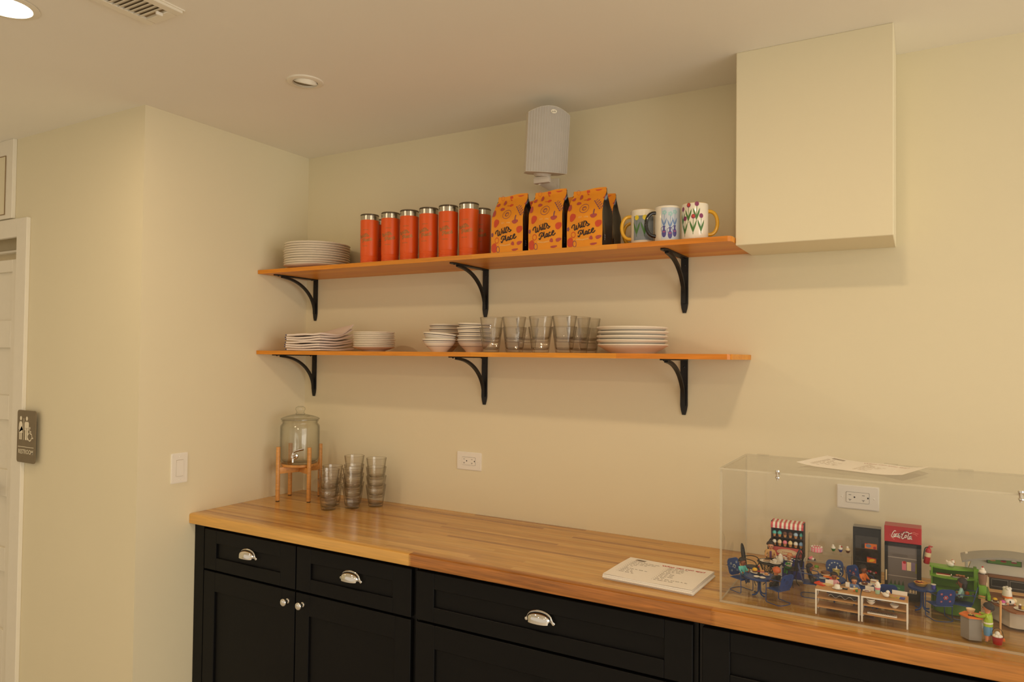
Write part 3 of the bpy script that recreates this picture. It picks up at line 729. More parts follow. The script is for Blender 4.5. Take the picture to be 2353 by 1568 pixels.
# ------------------------------------------------------------------ lower shelf
NAPW = mat('white cotton', (236, 222, 212), .9, bump=.3, bscale=700, var=.03, sheen=.2); NAPB = mat('blue hem', (62, 66, 106), .9)
def napkin(i, n):
    b = MB(); nx, ny = 22, 12; w_, d_ = .222, .19; th = .0098
    rnd = random.Random(i*3+1); ph = rnd.random()*6; x0 = rnd.uniform(-.006, .004); ex = rnd.uniform(-.006, .008)
    def mid(u, v):                 # height of the middle of the folded cloth
        z = i*.0112+.0055
        z += .0016*math.sin(u*7+ph)*(1 if i else .4)+.0012*math.sin(v*5+ph*2)*(1 if i else .3)
        lift = max(0, v-.45)**1.6*(.006+.0042*i)*2.1*(.4+u)
        if i >= n-2: lift += max(0, v-.62)**1.4*.10*max(0, u-.35)*(1.1 if i == n-1 else .7)
        z += max(0, u-.75)*.028*(i/n)*(1-v)
        return z+lift
    Tp, Bt = [], []
    for a in range(nx+1):
        u = a/nx; r1, r2 = [], []
        for c in range(ny+1):
            v = c/ny; x = .168+x0+w_*u+ex*v*u+.04*v*max(0, u-.5); y = -.292+d_*v
            e = min(1, u*14, (1-u)*10+.35, v*9+.3, (1-v)*9+.1); h = th/2*max(.2, math.sqrt(max(0, 1-(1-e)**2)))
            z = mid(u, v); r1.append(b.v((x, y, max(.0012, z+h)))); r2.append(b.v((x, y, max(.0002, z-h))))
        Tp.append(r1); Bt.append(r2)
    def q(A, B, C, D, u): b.face([A, B, C, D], NAPB if u == 0 else NAPW)
    for a in range(nx):
        for c in range(ny):
            q(Tp[a][c], Tp[a+1][c], Tp[a+1][c+1], Tp[a][c+1], a); q(Bt[a][c+1], Bt[a+1][c+1], Bt[a+1][c], Bt[a][c], a)
        q(Tp[a+1][0], Tp[a][0], Bt[a][0], Bt[a+1][0], a); q(Tp[a][ny], Tp[a+1][ny], Bt[a+1][ny], Bt[a][ny], 1)
    for c in range(ny):
        b.face([Tp[0][c], Tp[0][c+1], Bt[0][c+1], Bt[0][c]], NAPB); b.face([Tp[0][c], Tp[1][c], Tp[1][c+1], Tp[0][c+1]], NAPB); b.face([Tp[nx][c+1], Tp[nx][c], Bt[nx][c], Bt[nx][c+1]], NAPW)
    o = b.obj('folded_napkin', angle=70); o.location = (0, 0, zl)
    tag(o, 'folded white napkin with blue hem, %s in the pile' % order(i, n), 'napkin', 'folded napkins on the lower shelf')
for i in range(7): napkin(i, 7)
stack('side_plate', 'plate', lambda: plate(.0925, .048, .0185, .0045), .609, -.185, zl, 9, .0079, 'small cream side plate, %s of the nine on the lower shelf', 'side plates on the lower shelf')
def bowl():
    b = MB(); R_ = .0695; pr = [(0, .003), (.026, .003), (.029, 0), (.032, 0), (.034, .004)]
    out = [(.043, .014), (.052, .0225), (.0535, .0238), (.0600, .032), (.0630, .0372), (.0645, .0398), (.0668, .0440), (.0680, .0465), (R_, .0515), (R_-.0008, .0535), (R_-.004, .0535)]
    inn = [(R_-.008, .047), (.056, .028), (.04, .012), (.02, .0065), (0, .006)]
    p = pr+out+inn; ms = [CHINA]*(len(p)-1); k = len(pr)
    ms[k+1] = NAVY; ms[k+4] = mat('pale band', (186, 180, 182), .3); ms[k+6] = NAVY
    b.lathe(p, CHINA, 48, mats=ms); return b
stack('cereal_bowl', 'bowl', bowl, .930, -.100, zl, 5, .0166, 'navy-striped cream bowl, %s of the stack nearest the wall', 'striped bowls on the lower shelf', .002)
stack('cereal_bowl', 'bowl', bowl, 1.0, -.236, zl, 2, .0230, 'navy-striped cream bowl, %s of the low front pair', 'striped bowls on the lower shelf', .001, {1: (.02, .075, 1)})
stack('cereal_bowl', 'bowl', bowl, 1.128, -.172, zl, 5, .0166, 'navy-striped cream bowl, %s of the stack beside the clear glasses', 'striped bowls on the lower shelf', .002, {3: (.0, -.03, 1), 4: (.02, -.04, 2)})
stack('soup_plate', 'plate', lambda: plate(.1275, .081, .0275, .006, True), 1.806, -.170, zl, 5, .0153, 'wide cream soup plate on the lower shelf, %s of its five', 'soup plates on the lower shelf', .003)

# faceted glasses
def glass():
    b = MB(); Hh = .0965
    def mod(t, r, z):
        f = max(0, min(1, (.068-z)/.012))*min(1, z/.004); a = (t % (2*PI/9))-PI/9
        return r*(1-f*(1-math.cos(PI/9)/math.cos(a))*1.0)
    out = [(0, .0015), (.026, .0015), (.030, 0), (.0325, .002), (.0345, .012), (.037, .03), (.0398, .052), (.0412, .062), (.0425, .074), (.0448, .090), (.0458, Hh-.001), (.0452, Hh)]
    inn = [(.0440, Hh-.001), (.0425, .086), (.0395, .066), (.0360, .04), (.0330, .02), (.0300, .0125), (.022, .0105), (0, .010)]
    b.lathe(out, GLASS, 54, mod=mod, mats=[GRIM]*2+[GLASS]*(len(out)-4)+[GRIM]); b.lathe([out[-1]]+inn, GLASS, 36, mats=[GRIM]+[GLASS]*4+[GRIM]*3); b.keep = True
    return b
fg = None
def glasses(x, y, z, n, lab, grp, dz=.0405):
    global fg
    for i in range(n):
        lb = lab % order(i, n); p = (x+random.uniform(-.001, .001), y+random.uniform(-.001, .001), z+i*dz); r = random.random()
        if fg is None: fg = glass().obj('drinking_glass', angle=20); fg.location = p; tag(fg, lb, 'glass', grp)
        else: dup(fg, p, r, lb, grp)
GS, GC = 'faceted glasses on the lower shelf', 'faceted glasses on the counter'
for x, y, q in ((1.257, -.25, 'front stack next to the striped bowls'), (1.360, -.25, 'second front stack from the bowls'), (1.474, -.25, 'third front stack from the bowls'), (1.572, -.25, 'front stack nearest the soup plates'),
        (1.583, -.150, 'stack behind the last front stack'), (1.583, -.055, 'stack nearest the wall by the soup plates'), (1.357, -.140, 'stack behind the second front stack')):
    for i in range(1): glasses(x, y, zl, 2, 'clear shelf glass, %s of the '+q, GS, .0395)
for x, y, n, q in ((.4365, -.273, 3, 'front stack by the dispenser'), (.378, -.187, 3, 'partly hidden stack by the dispenser'), (.503, -.192, 3, 'middle front stack'), (.436, -.108, 4, 'tall middle stack at the back'), (.566, -.107, 4, 'tall right-hand stack')):
    glasses(x, y, .0003, n, 'clear counter glass, %s of the '+q, GC)

# ------------------------------------------------------------------ drink dispenser on its stand
def dispenser():
    BM = wood('stand beech', [(216, 152, 78), (224, 164, 92)], 2, .3, .4, .1, grain=.25)
    cx, cy = .1525, -.174; an = math.radians(25.5)
    t = thing('dispenser_stand', 'four-legged light wood stand under the glass drink dispenser', 'stand', (cx, cy, 0), an)
    h = .074
    for sx in (-1, 1):
        for sy in (-1, 1):
            b = MB(); b.lathe([(0, .004), (.0095, .004), (.0097, .006), (.0097, .251), (.009, .2525), (0, .2525)], BM, 20, (sx*h, sy*h, 0)); l = b.obj('leg', t)
            b = MB(); b.lathe([(0, .0003), (.0085, .0003), (.0085, .0045), (0, .0045)], BLACKM, 16, (sx*h, sy*h, 0)); b.obj('rubber_foot', l)
    for s in (0, 1):
        b = MB(); b.M = Matrix.Rotation(PI/4+s*PI/2, 4, 'Z'); b.box((-h*1.36, -.0085, .128+.001*s), (h*1.36, .0085, .158-.001*s), BM, .002); b.obj('cross_bar', t)
    b = MB(); b.lathe([(0, .158), (.082, .158), (.0845, .160), (.0845, .1685), (.083, .170), (0, .170)], BM, 48); b.obj('round_tray', t)
    t = thing('drink_dispenser', 'clear glass drink dispenser jar with lid and steel tap', 'drink dispenser', (cx, cy, .1703))
    b = MB()
    out = [(0, .001), (.076, 0), (.083, .004), (.0885, .014), (.0905, .03), (.0905, .165), (.0895, .176), (.084, .184), (.0805, .187), (.0805, .194), (.084, .197), (.0845, .201), (.082, .203)]
    inn = [(.078, .200), (.077, .188), (.082, .180), (.0865, .170), (.0872, .03), (.084, .016), (.076, .010), (0, .009)]
    b.keep = True; b.lathe(out, JARGLASS, 64); b.lathe([out[-1]]+inn, JARGLASS, 64); b.obj('jar', t, angle=50)
    b = MB(); b.keep = True; b.lathe([(0, .2035), (.083, .2035), (.0885, .206), (.0885, .210), (.083, .214), (.06, .222), (.035, .228), (.025, .229), (.0, .2285)], JARGLASS, 56); l = b.obj('lid', t, angle=50)
    b = MB(); b.keep = True; b.lathe([(0, .2285), (.020, .229), (.0225, .233), (.017, .238), (.020, .246), (.0235, .254), (.021, .262), (.012, .267), (0, .268)], JARGLASS, 36); b.obj('knob', l, angle=60)
    d = Vector((.54, -.84, 0)).normalized()*1; sd = Vector((-d.y, d.x, 0)); R_ = .0905
    b = MB(); z = .045
    b.M = Matrix((( sd.x, d.x, 0, 0), (sd.y, d.y, 0, 0), (0, 0, 1, z), (0, 0, 0, 1)))
    T = Matrix.Rotation(-PI/2, 4, 'X')
    b.lathe([(0, R_-.001), (.0165, R_-.001), (.0170, R_+.003), (.0145, R_+.009), (.008, R_+.012), (.0065, R_+.028), (.0075, R_+.030), (.0075, R_+.042), (.005, R_+.045), (0, R_+.045)], CHROME, 24, T=T)
    b.tube([(0, R_+.036, .004), (0, R_+.036, -.012), (0, R_+.039, -.026)], [.0065, .006, .0045], CHROME, 12); s = b.obj('tap', t)
    b = MB(); b.M = Matrix(((sd.x, d.x, 0, 0), (sd.y, d.y, 0, 0), (0, 0, 1, .045), (0, 0, 0, 1)))
    b.tube([(0, R_+.036, .003), (0, R_+.036, .018)], .004, CHROME, 10)
    b.tube([(0, R_+.036, .0185), (.012, R_+.033, .026), (.036, R_+.024, .031), (.044, R_+.02, .031)], [(.004, .004), (.0055, .003), (.006, .003), (.004, .002)], STEEL, 10); b.obj('lever', s)
dispenser()

# ------------------------------------------------------------------ paper stack
def papers():
    t = thing('paper_stack', 'stack of printed white sheets titled What can you spy? on the counter', 'paper', (2.0, -.4455, .0003), math.radians(-2.7))
    w_, d_ = .141, .109
    b = MB(); z = 0; n = 16; rn = random.Random(3)
    for i in range(n):
        ox, oy = rn.uniform(-.0012, .0012)+(.004*(i < 5)), rn.uniform(-.0015, .0015)-(.004 if 4 < i < 10 else 0); h = .0145/n
        b.box((-w_+ox, -d_+oy, z), (w_+ox, d_+oy, z+h*.93), PAPER); z += h
    b.obj('sheets', t, smooth=False)
    b = MB(); nx, ny = 24, 12; G = []
    f = lambda x, y: z+.0006+.0012*math.sin((x+.02)*14)**2+.0006*math.sin(y*30+1)
    for i in range(nx+1): G.append([b.v((-w_+2*w_*i/nx, -d_+2*d_*k/ny, f(-w_+2*w_*i/nx, -d_+2*d_*k/ny))) for k in range(ny+1)])
    for i in range(nx):
        for k in range(ny): b.face([G[i][k], G[i+1][k], G[i+1][k+1], G[i][k+1]], PAPER)
    w = lambda p, q: (p, q, f(p, q)+.0004)
    b.text('What can you spy?', .0165, lambda p, q: w(p+.052, q+.077), REDINK, sx=1.12, bold=.0004)
    rn = random.Random(5)
    for cx, y0, cols in ((-.118, .066, [5, 5, 4, 2, 2, 1, 5, 3, 3, 3]), (.004, .060, [4, 3, 4, 4, 2, 3, 3, 3, 2, 7, 4])):
        for r_, k in enumerate(cols):
            y = y0-r_*.0132; b.blob(cx, y, .0011, .0011, w, INK, n=8); x = cx+.006
            for _ in range(k):
                L_ = rn.uniform(.008, .018)
                for q in range(max(2, int(L_/.0028))): b.pol(rect(x+q*.0028, y-.0016, x+q*.0028+.0019, y+(.0016 if q % 3 else .003)), w, INK)
                x += L_+.003
    b.pol(rect(-.112, .078, -.078, .096), w, mat('logo grey', (178, 168, 156), .8)); b.blob(-.095, .087, .012, .006, lambda p, q: (p, q, f(p, q)+.0006), INK, wob=.2)
    b.obj('top_sheet', t, angle=80)
papers()
# ------------------------------------------------------------------ clear display case
CX0, CX1, CY0, CY1, CH = 2.217, 3.067, -.571, -.225, .372
F = .0063                         # top of the case's clear floor sheet
def case():
    t = thing('display_case', 'long clear acrylic display case full of miniatures at the right end of the counter', 'display case', (0, 0, .0003))
    def sheet(nm, a, c, par=t):
        b = MB(); b.box(a, c, ACR); o = b.obj(nm, par, smooth=False)
        # the sawn edges of a sheet catch the light
        me = o.data; me.materials.append(ACRE); d = [abs(c[i]-a[i]) for i in range(3)]; k = d.index(min(d))
        for p in me.polygons:
            if abs(p.normal[k]) < .5: p.material_index = 1
        return o
    th = .005
    sheet('base_sheet', (CX0, CY0, 0), (CX1, CY1, .0055))
    sheet('front_sheet', (CX0, CY0, .0056), (CX1, CY0+th, CH)); sheet('back_sheet', (CX0, CY1-th, .0056), (CX1, CY1, CH))
    sheet('side_sheet', (CX0, CY0+th+.0002, .0056), (CX0+th, CY1-th-.0002, CH)); sheet('side_sheet', (CX1-th, CY0+th+.0002, .0056), (CX1, CY1-th-.0002, CH))
    sheet('lid', (CX0-.001, CY0-.001, CH+.0003), (CX1+.001, CY1+.001, CH+.0053))
    for x in (2.27, 2.453, 2.633, 2.82, 3.0):
        b = MB(); b.tube([(x-.018, CY1+.005, CH+.004), (x+.018, CY1+.005, CH+.004)], .0045, ACR, 8); b.box((x-.018, CY1-.012, CH+.0055), (x+.018, CY1+.004, CH+.0075), ACR)
        b.box((x-.018, CY1, CH-.02), (x+.018, CY1+.002, CH), ACR); b.obj('hinge', t)
    for x in (2.372, 2.912):
        b = MB(); c = (x, CY0-.006, 0)
        b.lathe([(0, CH+.013), (.006, CH+.0125), (.0065, CH+.008), (.0045, CH+.005), (.004, CH-.004), (.006, CH-.006), (.006, CH-.009), (.0035, CH-.011), (.003, CH-.015), (0, CH-.0155)], CHROME, 18, c)
        b.box((x-.004, CY0-.004, CH-.006), (x+.004, CY0+.001, CH-.002), CHROME); b.obj('latch_knob', t)
case()
def lidsheet():
    t = thing('paper_sheet', 'printed white sheet lying on top of the clear display case', 'paper', (2.562, -.3375, CH+.0062), math.radians(-18))
    b = MB(); nx, ny = 18, 10; G = []
    f = lambda x, y: .001+.006*max(0, (abs(x)-.07)/.07)**2+.002*math.sin(x*22+1)**2*(y+.1)/.2
    w_, d_ = .144, .102
    for i in range(nx+1): G.append([b.v((-w_+2*w_*i/nx, -d_+2*d_*k/ny, f(-w_+2*w_*i/nx, -d_+2*d_*k/ny))) for k in range(ny+1)])
    for i in range(nx):
        for k in range(ny): b.face([G[i][k], G[i+1][k], G[i+1][k+1], G[i][k+1]], PAPER)
    b.obj('sheet', t, angle=80)
    b = MB(); w = lambda p, q: (p, q, f(p, q)+.0006)
    b.text('What can you spy?', .015, lambda p, q: w(p+.04, q+.072), mat('faded red ink', (190, 110, 96), .8), sx=1.1)
    rn = random.Random(8)
    for cx, y0 in ((-.12, .05), (0, .05)):
        for r_ in range(10):
            y = y0-r_*.0125; x = cx
            for _ in range(rn.randint(1, 4)):
                L_ = rn.uniform(.008, .018)
                for q in range(max(2, int(L_/.003))): b.pol(rect(x+q*.003, y-.0015, x+q*.003+.002, y+.0015), w, mat('faded ink', (184, 164, 140), .8))
                x += L_+.003
    b.pol(rect(-.115, .068, -.08, .085), w, mat('logo grey', (178, 168, 156), .8)); b.obj('printing', t)
lidsheet()

# ------------------------------------------------------------------ miniatures: palettes
def pm(n, rgb, r=.4, **k): return mat('toy '+n, rgb, r, **k)
BLUE = pm('blue metal', (26, 62, 124), .35); BLUED = pm('print dark blue', (18, 42, 92), .4); TWH = pm('white', (236, 230, 216), .4); TBK = pm('black', (16, 15, 16), .45); TRED = pm('red', (186, 26, 34), .35)
TGRN = pm('lime green', (112, 164, 44), .4); TORG = pm('orange', (232, 118, 26), .4); TYEL = pm('yellow', (240, 190, 40), .4); TPNK = pm('pink', (232, 130, 150), .45); TBRN = pm('brown', (104, 60, 34), .5); TGRY = pm('grey', (150, 146, 138), .5); TTEAL = pm('teal', (90, 190, 180), .45)
TWOOD = wood('toy beech', [(196, 146, 88), (206, 156, 98)], 1, .1, .5, 0, grain=.2); TSKN = pm('skin light', (222, 158, 118), .5); TSKD = pm('skin brown', (142, 82, 52), .5); THAIR = pm('hair dark', (30, 24, 24), .6); TCOL = pm('cone', (214, 152, 92), .6); TCRM = pm('cream', (236, 214, 170), .5); TGREEN = pm('leaf', (48, 130, 56), .5)
FLW = pm('flower white', (206, 214, 206), .5); TLEAF = pm('dark wicker', (22, 20, 20), .5)

def blue_chair(prnt):
    """cantilever metal chair facing +x, origin on the ground under the seat"""
    t = thing('toy_chair', '', 'toy chair'); w, sd, sz, bh = .0235, .022, .040, .047
    b = MB(); b.box((-.02, -w, sz-.002), (.022, w, sz), BLUE, .0009, 2); b.obj('seat', t)
    b = MB(); lean = .012
    P = rrect(-w, sz+.001, w, sz+bh, .012, 5)
    fn = lambda a, c, d: (-.020-lean*(c-sz)/bh-d, a, c); b.prism(P, BLUE, fn, 0, .0018)
    for side, of in ((1, -.0003), (-1, .0021)):
        f2 = lambda p, q: fn(p, q, of)
        if prnt == 'arc':
            for k in range(7):
                a = PI*(.08+.84*k/6); p, q = .0165*math.cos(a), sz+.018+.020*math.sin(a)
                for j in range(4): g = a+(j-1.5)*.5; b.blob(p+.0018*math.cos(g), q+.0022*math.sin(g), .0006, .0022, f2, FLW, rot=g-PI/2, n=6)
        else:
            for p, q, s in ((0, sz+.024, 1.5), (.012, sz+.034, .8), (-.011, sz+.033, .8), (.010, sz+.013, .7), (-.012, sz+.014, .7)):
                for k in range(6): a = 2*PI*k/6; b.blob(p+.003*s*math.cos(a), q+.003*s*math.sin(a), .0015*s, .0012*s, f2, FLW if prnt == 'white' else (BLUED if prnt == 'dark' else pm('coral print', (200, 84, 74))), n=6)
                b.blob(p, q, .0013*s, .0013*s, f2, BLUED if prnt != 'coral' else FLW, n=6)
    b.obj('backrest', t)
    b = MB(); r = .0012
    for s in (-1, 1):
        y = s*(w+.0015)
        b.tube([(-.031, y, sz+.030), (-.024, y, sz+.030), (.012, y, sz+.026), (.021, y, sz+.021), (.022, y, sz-.002), (.0225, y, .010), (.021, y, .0022), (.012, y, .0014), (-.018, y*.98, .0014)], r, BLUE, 6, sm=3)
    b.tube([(-.018, -(w+.0015)*.98, .0014), (-.024, -w*.7, .0014), (-.026, 0, .0014), (-.024, w*.7, .0014), (-.018, (w+.0015)*.98, .0014)], r, BLUE, 6, sm=3)
    b.tube([(.022, -w-.0015, sz-.002), (.022, w+.0015, sz-.002)], r, BLUE, 6); b.obj('frame', t)
    return t
def blue_table(rad, hh):
    t = thing('toy_table', '', 'toy table')
    b = MB(); b.lathe([(0, hh-.003), (rad-.002, hh-.0032), (rad, hh-.006), (rad+.0005, hh-.003), (rad, hh), (rad-.003, hh-.0004), (0, hh-.0006)], BLUE, 48); b.obj('tabletop', t)
    b = MB()
    for k in range(4):
        a = PI/4+k*PI/2; c, s_ = math.cos(a), math.sin(a)
        b.tube([(c*.003, s_*.003, hh-.005), (c*.0035, s_*.0035, .02), (c*.005, s_*.005, .009), (c*.012, s_*.012, .003), (c*.023, s_*.023, .0016)], .0022, BLUE, 6, sm=3)
    b.obj('pedestal', t)
    return t
def wicker_chair(arms=True):
    """peacock-style wire chair facing +x"""
    t = thing('toy_wicker_chair', '', 'toy chair'); r = .0016; sz = .052
    b = MB(); b.lathe([(0, sz-.003), (.020, sz-.003), (.0215, sz-.001), (.020, sz+.001), (0, sz+.001)], TLEAF, 24); b.obj('seat', t)
    b = MB(); arch = [(-.020, -.015, sz), (-.024, -.0165, sz+.022), (-.028, -.014, sz+.05), (-.030, 0, sz+.064), (-.028, .014, sz+.05), (-.024, .0165, sz+.022), (-.020, .015, sz)]
    b.tube(arch, .0024, TLEAF, 6, sm=4); b.tube([(x, y*.68, sz+(z-sz)*.84) for x, y, z in arch], .0012, TLEAF, 5, sm=4)
    for k in range(9):
        y = (-1+2*k/8)*.0135; h_ = sz+.058*math.sqrt(max(.15, 1-(y/.0165)**2)); b.tube([(-.020, y, sz), (-.0275, y*.8, h_)], .0006, TLEAF, 4)
    for k in range(1, 6): z = sz+k*.0095; b.tube([(-.020-.010*k/6, -.0145, z), (-.020-.010*k/6, .0145, z)], .0006, TLEAF, 4)
    b.obj('backrest', t)
    b = MB()
    for k in range(4):
        a = PI/4+k*PI/2; c, s_ = math.cos(a), math.sin(a); b.tube([(c*.016, s_*.016, sz-.001), (c*.011, s_*.011, .028), (c*.014, s_*.014, .010), (c*.021, s_*.021, .001)], .0013, TLEAF, 5, sm=3)
    b.tube([(.011*math.cos(2*PI*k/16), .011*math.sin(2*PI*k/16), .028) for k in range(16)], .0009, TLEAF, 4, closed=True)
    for s in (-1, 1) if arms else (): b.tube([(-.025, s*.0165, sz+.024), (-.005, s*.024, sz+.026), (.012, s*.024, sz+.022), (.017, s*.019, sz+.010), (.012, s*.017, sz)], .0014, TLEAF, 5, sm=4)
    b.obj('frame', t); return t
def skin(joints, edges, mat_fn, name, parent, lvl=1):
    """one continuous body grown over a skeleton: joints {name: (pos, radius)}"""
    ks = list(joints); me = bpy.data.meshes.new('s'); me.from_pydata([joints[k][0] for k in ks], [(ks.index(a), ks.index(c)) for a, c in edges], [])
    o = bpy.data.objects.new('s', me); COL.objects.link(o); md = o.modifiers.new('k', 'SKIN')
    me.skin_vertices.update() if hasattr(me.skin_vertices, 'update') else None
    for i, k in enumerate(ks):
        rr = joints[k][1]; me.skin_vertices[0].data[i].radius = rr if isinstance(rr, tuple) else (rr, rr)
    me.skin_vertices[0].data[0].use_root = True
    sb = o.modifiers.new('q', 'SUBSURF'); sb.levels = lvl; sb.render_levels = lvl
    dg = bpy.context.evaluated_depsgraph_get(); dg.update(); ev = o.evaluated_get(dg); m = ev.to_mesh()
    b = MB(); vs = [b.v(q.co) for q in m.vertices]
    for f in m.polygons: b.face([vs[i] for i in f.vertices], mat_fn(f.center))
    ev.to_mesh_clear(); bpy.data.objects.remove(o)
    return b
def figure(label, loc, rz, h_, top, bottom, skn, hair, pose='sit', arms=None, shoes=None, hairlen=.5, extra=None, face=True, cat='toy figure'):
    """toy figure facing +x; h_ = standing height. arms: ((elbow),(hand)) for left and right in body units"""
    t = thing('toy_figure', label, cat, loc, rz); k = h_
    hip = .0 if pose == 'sit' else .40
    J = {}; E = []
    def j(n, p, r): J[n] = (tuple(q*k for q in p), r*k if not isinstance(r, tuple) else tuple(q*k for q in r))
    j('pelvis', (0, 0, hip+.06), .095); j('waist', (0, 0, hip+.16), .085); j('chest', (0, 0, hip+.28), .10); j('neck', (.005, 0, hip+.37), .045); j('chin', (.015, 0, hip+.43), .085); j('head', (.01, 0, hip+.50), .115); j('crown', (.0, 0, hip+.56), .085)
    E += [('pelvis', 'waist'), ('waist', 'chest'), ('chest', 'neck'), ('neck', 'chin'), ('chin', 'head'), ('head', 'crown')]
    arms = arms or (((.06, .17, .17), (.17, .12, .16)), ((.06, -.17, .17), (.17, -.12, .16)))
    for s, nm, (el, ha) in ((1, 'l', arms[0]), (-1, 'r', arms[1])):
        j('sh'+nm, (0, s*.115, hip+.31), .05); j('el'+nm, (el[0], el[1], el[2]+hip), .038); j('ha'+nm, (ha[0], ha[1], ha[2]+hip), .036)
        E += [('chest', 'sh'+nm), ('sh'+nm, 'el'+nm), ('el'+nm, 'ha'+nm)]
        if pose == 'sit': pts = [((.05, s*.055, hip+.05), .065), ((.20, s*.06, hip+.055), .052), ((.22, s*.06, hip-.14), .04), ((.26, s*.06, hip-.165), .036)]
        else: pts = [((0, s*.055, hip), .065), ((.01, s*.058, .20), .05), ((0, s*.06, .05), .04), ((.05, s*.062, .03), .036)]
        pv = 'pelvis'
        for i, (p, r) in enumerate(pts): n = 'lg%s%d' % (nm, i); j(n, p, r); E.append((pv, n)); pv = n
    def mf(c):
        x, y, z = c[0]/k, c[1]/k, c[2]/k
        if z > hip+.365: return skn
        for s, (el, ha) in ((1, arms[0]), (-1, arms[1])):
            if (Vector((x, y, z-hip))-Vector(ha)).length < .062 or (y*s > .125 and (Vector((x, y, z-hip))-Vector(el)).length < .03): return skn
        if z > hip+.10: return top
        if shoes and ((pose == 'sit' and z < hip-.13) or (pose != 'sit' and z < .055)): return shoes
        if pose != 'sit' and z < .20: return skn if shoes else bottom
        return bottom
    b = skin(J, E, mf, 'body', t)
    if face:
        hz = hip+.485
        for s in (-1, 1): b.sph((.112*k, s*.038*k, hz*k), .013*k, TBK, seg=6, rings=4)
        b.sph((.13*k, 0, (hz-.03)*k), .016*k, skn, seg=6, rings=4); b.box((.112*k, -.025*k, (hz-.068)*k), (.118*k, .025*k, (hz-.058)*k), TRED)
    b.obj('body', t, angle=60)
    if hair:
        b = MB(); c = (-.012*k, 0, (hip+.515)*k); b.sph(c, .135*k, hair, (1, 1.02, .98), 16, 10, z0=-.05 if hairlen < .5 else -.2, T=Matrix.Rotation(-.42, 4, 'Y'))
        if hairlen >= .5: b.sph((-.06*k, 0, (hip+.42)*k), .10*k, hair, (.7, 1.1, 1+hairlen*.5), 12, 8)
        b.obj('hair', t, angle=60)
    if extra: extra(t, k, hip)
    return t
def lump(b, c, r, m, n=5, sd=1, sc=(1, 1, .7)):
    rn = random.Random(sd)
    for _ in range(n): b.sph((c[0]+rn.uniform(-r, r), c[1]+rn.uniform(-r, r), c[2]+rn.uniform(0, r*.5)), r*rn.uniform(.4, .6), m, sc, 8, 5)
def dish(x, y, z, r, label, m=TWH, group='little plates in the display case', fn=None, nm='toy_plate', cat='toy plate'):
    b = MB(); b.lathe([(0, 0), (r*.62, 0), (r*.66, .0004), (r, .0022), (r*.98, .0026), (r*.62, .0009), (0, .0009)], m, 28); o = b.obj(nm); o.location = (x, y, z); return tag(o, label, cat, group)
def mk(name, label, cat, loc, fn, rz=0, group=None, angle=45):
    b = MB(); fn(b); o = b.obj(name, angle=angle); o.location = loc; o.rotation_euler = (0, 0, rz); return tag(o, label, cat, group)
# ------------------------------------------------------------------ miniature cafe inside the case
GCH, GTB = 'blue toy chairs in the display case', 'blue round toy tables in the display case'
R = math.radians
# front left: blue table for two
TA = (2.305, -.466); HTA = .056
tA = blue_table(.0425, HTA); tA.location = (*TA, F); tA['label'] = 'round blue toy table at the front left of the display case'; tA['group'] = GTB
def chair_at(k, x, y, deg, label):
    c = blue_chair(k); c.location = (x, y, F); c.rotation_euler = (0, 0, R(deg)); c['label'] = label; c['group'] = GCH; return c
chair_at('white', 2.251, -.455, -30, 'blue toy chair at far left of the case, white flowers on its back')
chair_at('dark', 2.365, -.510, 148, 'blue toy chair right of the front left table, back to the viewer')
figure('toy figure in a teal top sitting in the far left blue chair', (2.256, -.459, F+.044), R(-30), .085, TTEAL, BLUED, TSKD, THAIR, hairlen=.4)
figure('toy figure with orange hair and a pink bow in the chair with its back turned', (2.358, -.506, F+.044), R(140), .085, TBK, TBK, pm('skin tan', (206, 132, 78)), pm('ginger', (196, 92, 40)), hairlen=.2,
    extra=lambda t, k, hip: (lambda b: (b.sph((.10*k, .03*k, .12*k), .03*k, TPNK), b.sph((.10*k, -.03*k, .12*k), .03*k, TPNK), b.obj('bow', t)))(MB()))
zt = F+HTA+.0003
dish(2.293, -.448, zt, .0165, 'white oval toy plate with a burger on the front left blue table')
mk('toy_burger', 'yellow topped toy burger on the front left blue table', 'toy food', (2.288, -.444, zt+.0016), lambda b: (b.sph((0, 0, .006), .0075, TYEL, (1, 1, .75)), b.lathe([(0, .0), (.007, 0), (.0075, .002), (.006, .004), (0, .004)], TBRN, 14)))
mk('toy_bottle', 'dark toy soda bottle with red cap on the front left blue table', 'toy bottle', (2.304, -.470, zt), lambda b: (b.lathe([(0, 0), (.0035, 0), (.0037, .010), (.0035, .016), (.0018, .020), (.0017, .024)], TBK, 14), b.lathe([(.0018, .0235), (.0022, .024), (.002, .027), (0, .027)], TRED, 10), b.lathe([(.0038, .011), (.0038, .0145)], TRED, 14)))
mk('toy_sandwich', 'pink and tan toy sandwich behind the dark soda bottle', 'toy food', (2.309, -.448, zt), lambda b: (b.box((-.006, -.005, 0), (.006, .005, .004), TCRM, .0012), b.box((-.006, -.005, .004), (.006, .005, .006), TPNK, .0008), b.box((-.006, -.005, .006), (.006, .005, .010), TCOL, .0012)))
dish(2.323, -.459, zt, .0095, 'small white toy plate with an orange pastry, right of the dark soda bottle')
mk('toy_pastry', 'orange toy pastry on a small plate on the front left blue table', 'toy food', (2.323, -.459, zt+.0013), lambda b: b.sph((0, 0, .003), .006, TCOL, (1, .8, .6)))
dish(2.302, -.490, zt, .0085, 'small white toy plate nearest the viewer on the front left blue table, left one', group=None)
dish(2.3185, -.492, zt, .0085, 'small white toy plate nearest the viewer on the front left blue table, right one', group=None)

